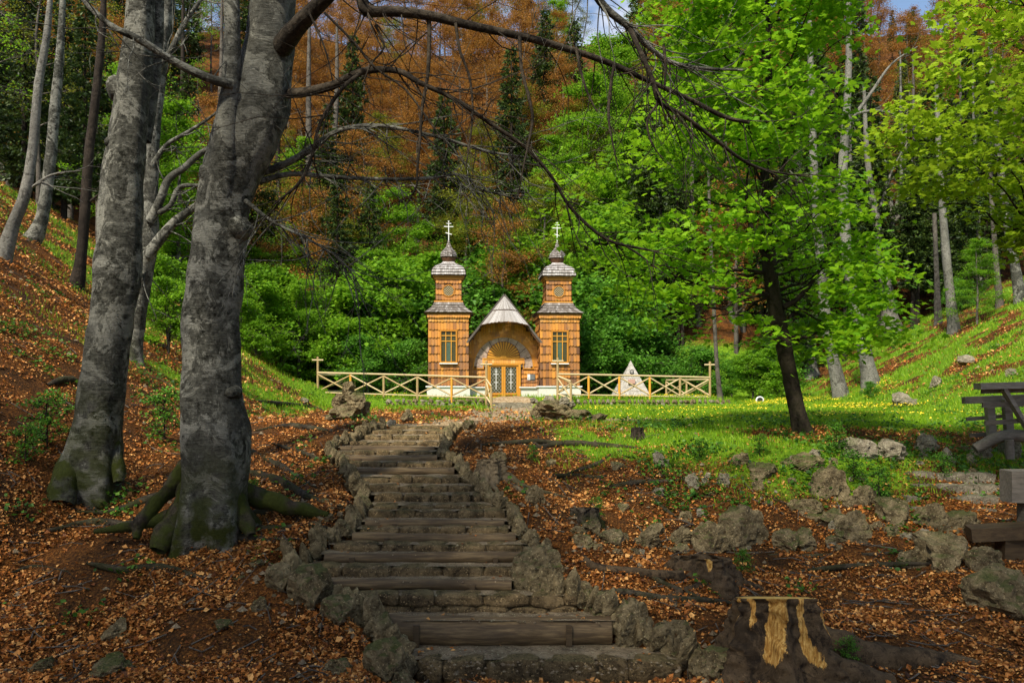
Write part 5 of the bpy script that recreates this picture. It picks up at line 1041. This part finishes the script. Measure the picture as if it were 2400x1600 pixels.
# shrubs at the foot of the wood behind the chapel
SHN = 0
for (px, D, h, k) in [(590, 50, 5.5, 'brightbush'), (640, 53, 6.5, 'brightbush'), (700, 52, 6.5, 'green'), (750, 55, 9, 'thin'), (800, 53, 5.5, 'brightbush'), (850, 56, 8.5, 'brightbush'), (900, 57, 10, 'brightbush'), (930, 55, 7.5, 'green'), (960, 58, 8, 'bush'), (860, 51.5, 4, 'bush'), (950, 52.5, 3.6, 'bush'),
                      (660, 58, 10, 'thin'), (730, 60, 8, 'brightbush'), (560, 46, 3.5, 'brightbush'), (1080, 62, 9, 'bush'), (1170, 61, 8, 'bush'), (1230, 63, 10, 'brightbush'), (1140, 66, 9, 'bush'), (1010, 63, 10, 'brightbush'), (1300, 60, 9, 'bush'), (1350, 60, 10, 'green'), (1385, 58, 7, 'bush'), (1420, 56, 5.5, 'bush'), (1370, 55, 4.5, 'bush'), (1450, 59, 8, 'bush'), (1500, 58, 6, 'bush'), (1540, 60, 9, 'spruce'), (1600, 62, 10, 'spruce'),
                      (1400, 63, 11, 'brightbush'), (1765, 50, 3.2, 'brightbush'), (1810, 49, 3.4, 'brightbush'), (1715, 55, 2.8, 'bush'), (1820, 50, 3, 'bush'), (1640, 56, 4, 'bush')]:
    p = (px-1200)/F*D; plant(k, 'shrub' if k[1] in 'ru' else 'young_tree', p, D, h, '%s %s, %s' % ('small dark spruce' if k == 'spruce' else 'thin young tree' if k == 'thin' else 'bright leafy shrub' if k[1] == 'r' else 'dark dense shrub', where(px), 'far row' if D > 59 else 'middle row' if D > 53.5 else 'front row'), 'shrub', 'shrubs ' + where(px), wid=1.15)
# individually visible trunks
def trunk_tree(px_, label, mat, kind=None, branches=(), cat='tree', name='beech_tree', dD=0):
    b = G(px_[0][0], px_[0][1]); D = float(b[1])+dD; t = thing(name, label, cat, loc=tuple(b)); A = Acc(); pl = pline(px_, D); pl[0] = (pl[0][0], pl[0][1], pl[0][2]-.3, pl[0][3]*1.25); tube(A, pl, 14, .5, 0, 5, .1, 2.5, flare(4, .3, .04), w=0.)
    part(t, 'trunk', A, [M[mat]])
    for L in branches: A = Acc(); l_ = pline(L, D); tube(A, l_, 8, .5, 0, 4, .12, 4); twigs(A, l_, rg, 7, 1.8, .02, .1, 4); part(t, 'branch', A, [M[mat]])
    return t
BP = 'beech_pale'
trunk_tree([(1975, 930, 32), (1950, 830, 27), (1935, 740, 25), (1922, 600, 22), (1912, 480, 20), (1905, 330, 18), (1900, 150, 14), (1895, -60, 8)], 'white barked beech leaning left, first right of the meadow maple', BP, branches=[[(1912, 480, 8), (1890, 440, 6), (1850, 400, 3)]])
trunk_tree([(2045, 905, 38), (2030, 840, 34), (2015, 760, 30), (1995, 660, 27), (1982, 560, 26), (1975, 400, 22), (1985, 250, 18), (1990, 100, 14), (1985, -80, 8)], 'brightest white barked beech at the foot of the right hillside', BP, branches=[[(1982, 300, 9), (2040, 220, 8), (2090, 150, 5), (2150, 110, 3)], [(1985, 270, 7), (2060, 260, 7), (2130, 280, 3)]])
trunk_tree([(2092, 775, 44), (2082, 720, 34), (2074, 650, 32), (2064, 590, 26), (2055, 520, 20), (2040, 440, 16), (2030, 330, 12), (2025, 200, 7)], 'gnarled pale beech with many crooked limbs at the right', BP,
           branches=[[(2070, 610, 16), (2090, 560, 14), (2095, 520, 12), (2130, 490, 10), (2160, 480, 6), (2230, 470, 3)], [(2062, 570, 14), (2085, 530, 12), (2088, 470, 10), (2075, 420, 6)], [(2094, 525, 12), (2110, 450, 10), (2130, 400, 8), (2150, 340, 3)], [(2074, 605, 12), (2130, 595, 10), (2180, 560, 7), (2205, 530, 3)], [(2080, 660, 9), (2110, 665, 8), (2170, 680, 3)], [(2058, 505, 10), (2075, 450, 10), (2090, 400, 6), (2130, 330, 3)]])
trunk_tree([(2238, 780, 26), (2228, 700, 22), (2218, 600, 20), (2208, 480, 16), (2200, 350, 13), (2195, 200, 9)], 'straight pale beech on the right hillside, right of the gnarled one', BP)
trunk_tree([(2395, 705, 26), (2378, 620, 21), (2360, 520, 18), (2345, 400, 16), (2330, 250, 12), (2320, 100, 8)], 'leaning grey beech nearest the right edge of the hillside', 'beech')
trunk_tree([(2200, 760, 16), (2195, 640, 12), (2190, 500, 10)], 'very thin straight trunk just left of the straight pale hillside beech', 'bark_grey', name='young_tree')
trunk_tree([(2345, 720, 16), (2335, 620, 13), (2325, 480, 11), (2318, 300, 8)], 'thin brown trunk left of the leaning grey hillside beech', 'bark_grey', name='young_tree')
trunk_tree([(1905, 880, 30), (1888, 780, 22), (1880, 650, 18), (1872, 500, 14), (1868, 350, 10)], 'shaded grey beech behind the meadow maple trunk', 'beech')
trunk_tree([(1690, 935, 12), (1680, 850, 10), (1672, 700, 9), (1665, 550, 8), (1660, 400, 6)], 'bare thin pole like trunk right of the right fence', 'bark_grey', name='young_tree')
for q, (x_, y_) in enumerate([(1640, 850), (1720, 840), (1745, 860), (1790, 850), (1600, 855), (1565, 860), (1830, 840), (2130, 720), (2160, 730), (2300, 700), (2270, 705), (2010, 790)]):
    w_ = pr.uniform(10, 17); trunk_tree([(x_, y_, w_*1.1), (x_-5, y_-110, w_), (x_-12+pr.uniform(-6, 6), y_-260, w_*.8), (x_-18, y_-430, w_*.6), (x_-20, y_-600, w_*.3)], 'slim %s trunk in the shaded wood at right, %s of twelve' % ('grey' if q % 2 else 'brown', ['first', 'second', 'third', 'fourth', 'fifth', 'sixth', 'seventh', 'eighth', 'ninth', 'tenth', 'eleventh', 'twelfth'][q]), 'bark_grey' if q % 2 == 0 else 'beech', name='young_tree', dD=3)
LT = [([(28, 425, 26), (30, 300, 22), (40, 150, 20), (50, 0, 18), (58, -120, 10)], 'pale trunk at the far left crest, right one of a touching pair'), ([(8, 420, 34), (6, 300, 30), (4, 120, 28), (8, -60, 18)], 'thick pale trunk cut by the left edge at the crest'),
      ([(0, 600, 36), (30, 530, 30), (60, 450, 26), (78, 340, 22), (90, 200, 20), (110, 80, 16), (122, -60, 10)], 'pale curved trunk leaning out from the left edge of the slope'), ([(62, 560, 46), (90, 535, 34), (106, 470, 28), (118, 380, 26), (130, 240, 24), (142, 100, 18), (150, -60, 10)], 'grey trunk with a hooked foot, second on the left slope'),
      ([(175, 668, 32), (190, 600, 26), (200, 480, 24), (210, 350, 22), (225, 220, 20), (240, 60, 16), (245, -60, 10)], 'dark straight trunk just left of the leaning foreground beech'), ([(118, 440, 12), (124, 330, 10), (130, 200, 8), (135, 60, 5)], 'thin pale trunk behind the hook footed tree'),
      ([(150, 400, 14), (155, 280, 11), (165, 120, 8), (170, -40, 5)], 'thin crest trunk between the hook footed tree and dark straight one'), ([(60, 405, 16), (66, 300, 13), (80, 120, 10), (88, -40, 6)], 'slim grey trunk at the far left crest beside the touching pair')]
for i_, (L, lb) in enumerate(LT): trunk_tree(L, lb, 'bark_dark' if 'dark' in lb else 'beech' if i_ % 2 else BP, branches=([[(L[2][0], L[2][1], 7), (L[2][0]+60, L[2][1]-40, 5), (L[2][0]+130, L[2][1]-50, 2)]] if i_ in (2, 4, 0) else ()))
for (x_, y_, D_, h_) in ((600, 800, 62, 18), (665, 780, 66, 20), (720, 700, 72, 20), (790, 700, 68, 17)): pass
for (px, py, w_, lb) in ((725, 690, 22, 'tall grey trunk left of the chapel, mossy below'), (790, 700, 20, 'dark trunk with a blackened foot left of the chapel'), (660, 660, 14, 'thin dark trunk right of the big forked beech'), (620, 640, 12, 'thinner dark trunk beside the big forked beech'), (520, 620, 16, 'trunk in the wood seen between the two big beeches'), (430, 560, 14, 'trunk in the wood seen just left of the forked beech')):
    trunk_tree([(px, py, w_*1.1), (px-3, py-120, w_), (px-6+pr.uniform(-8, 8), py-280, w_*.8), (px-2, py-450, w_*.6), (px, py-650, w_*.3)], lb, 'bark_grey' if w_ > 15 else 'bark_dark', name='forest_tree')
# trees of the left hillside and green understorey
for (px, D, h, k) in [(-60, 46, 15, 'spruce'), (60, 52, 16, 'spruce'), (150, 50, 15, 'spruce'), (90, 47, 15, 'bare'), (230, 46, 14, 'bare'), (350, 55, 15, 'bare'), (660, 60, 15, 'bare'), (760, 63, 15, 'bare'), (860, 66, 15, 'bare'), (540, 58, 15, 'bare'), (250, 52, 14, 'spruce'), (330, 50, 13, 'green'), (420, 48, 12, 'green'), (-20, 38, 13, 'thin'), (200, 42, 13, 'spruce'), (120, 60, 17, 'spruce'), (20, 62, 16, 'rust'), (400, 56, 15, 'spruce'), (480, 54, 13, 'rust')]: wood(k, px, D, h)
for (px, py, h, k, lb) in [(395, 830, 2.6, 'brightbush', 'light green shrub on the slope between the two big beeches'), (360, 760, 2.8, 'brightbush', 'upper light green shrub between the two big beeches'), (410, 700, 3.6, 'brightbush', 'tall green shrub left of the forked beech trunk'), (600, 840, 2.4, 'brightbush', 'bright shrub right of the forked beech trunk'), (640, 700, 5, 'brightbush', 'tall bright shrub on the slope right of the forked beech'), (460, 640, 4, 'green', 'green young tree behind the forked beech'),
                       (2290, 760, 5.0, 'green', 'young maple with layered leaves on the right hillside'), (2180, 650, 5.5, 'green', 'green leafy tree left of the straight hillside beech'), (2250, 730, 2.4, 'bush', 'dark low shrub at the foot of the straight hillside beech'), (2160, 690, 2.2, 'brightbush', 'small bright shrub in shade below the gnarled beech limbs'), (2395, 560, 6, 'green', 'green young tree high at the right edge'),
                       (2040, 935, .9, 'bush', 'small leafy bush at the feet of the white beeches'), (1300, 700, .1, 'bush', '')]:
    if not lb: continue
    b = G(px, py); plant(k, 'shrub' if 'bush' in k else 'broadleaf_tree', float(b[0]), float(b[1]), h, lb, 'shrub' if 'bush' in k else 'tree')
for (px, D, h, k) in [(1340, 66, 13, 'green'), (1400, 70, 17, 'green'), (1470, 66, 15, 'green'), (1540, 68, 16, 'olive'), (1440, 76, 17, 'green'), (1600, 66, 13, 'green'), (1280, 68, 11, 'green'), (1230, 74, 14, 'olive'), (590, 58, 7, 'green'), (680, 60, 9, 'green'), (770, 59, 8, 'green'), (880, 60, 11, 'green'), (960, 62, 10, 'green'), (1040, 66, 10, 'olive'), (820, 64, 12, 'olive'), (2260, 58, 14, 'spruce'), (2340, 62, 15, 'spruce'), (2140, 60, 14, 'spruce'), (2060, 62, 15, 'spruce'), (1980, 60, 14, 'spruce'), (2420, 58, 14, 'spruce'), (2180, 66, 15, 'spruce')]: wood(k, px, D, h, 1.1)
for (px, py, h, lb) in [(385, 1035, 1.0, 'leafy sapling left of the forked beech foot'), (110, 1050, .9, 'dark leafy sapling left of the leaning beech foot'), (60, 1090, .6, 'low fern like plant at the far left'), (590, 1180, .35, 'small green plant at the right foot of the forked beech'), (1250, 1080, .3, 'green tuft right of the orange rooted stump'), (1395, 1220, .35, 'green plant growing on the small mossy stump'), (1740, 1345, .35, 'green plant right of the mossy sawn stump'), (1985, 1560, .3, 'clover like plant at the side of the fresh stump'),
                    (1960, 1060, .55, 'fern at the top of the green mound'), (2060, 1180, .6, 'fern on the right flank of the green mound'), (2210, 1120, .45, 'green plant beside the small stone steps'), (2000, 1130, .55, 'broad leaved plant in the middle of the green mound'), (1780, 1070, .4, 'leafy plant on the left shoulder of the green mound'), (1640, 1080, .4, 'green tuft between pale stones below the meadow')]:
    b = G(px, py); plant('sapling', 'plant', float(b[0]), float(b[1]), h, lb, 'plant')

# ------------------------------------------------------------------ camera, light, sky
cam = bpy.data.cameras.new('camera'); co = bpy.data.objects.new('camera', cam); COL.objects.link(co); scene.camera = co
cam.sensor_width = 36; cam.lens = 36*F/2400; cam.shift_y = (HY-800)/2400; cam.clip_end = 1000; cam.clip_start = .1
co.location = (0, 0, 0); co.rotation_euler = (math.radians(90), 0, 0)
sd = Vector((.42, .80, -1.0)).normalized(); el = math.asin(-sd.z)
sl = bpy.data.lights.new('sun', 'SUN'); sl.energy = 5.0; sl.angle = math.radians(3); sl.color = (1, .92, .76)
so = bpy.data.objects.new('sun', sl); COL.objects.link(so); so.rotation_euler = sd.to_track_quat('-Z', 'Y').to_euler()
w = bpy.data.worlds.new('World'); scene.world = w; w.use_nodes = True; nt = w.node_tree; bg = nt.nodes['Background']
sky = nd(nt, 'ShaderNodeTexSky', sky_type='NISHITA'); sky.sun_disc = False; sky.sun_elevation = el; sky.sun_rotation = math.atan2(-sd.x, -sd.y)
v = nd(nt, 'ShaderNodeTexCoord').outputs['Generated']; cl = ramp(nt, noi(nt, v, 4.5, 6, .6), [(.52, g(0)), (.64, g(1))])
nt.links.new(mixc(nt, cl, sky.outputs[0], (6, 6, 6.3)), bg.inputs['Color']); bg.inputs['Strength'].default_value = .14
scene.view_settings.view_transform = 'Standard'; scene.view_settings.look = 'None'; scene.view_settings.exposure = .42; scene.view_settings.gamma = 1
cy = scene.cycles; cy.max_bounces = 5; cy.diffuse_bounces = 3; cy.transmission_bounces = 3; cy.glossy_bounces = 2; cy.transparent_max_bounces = 4
cy.use_adaptive_sampling = True; cy.adaptive_threshold = .02; cy.use_denoising = True
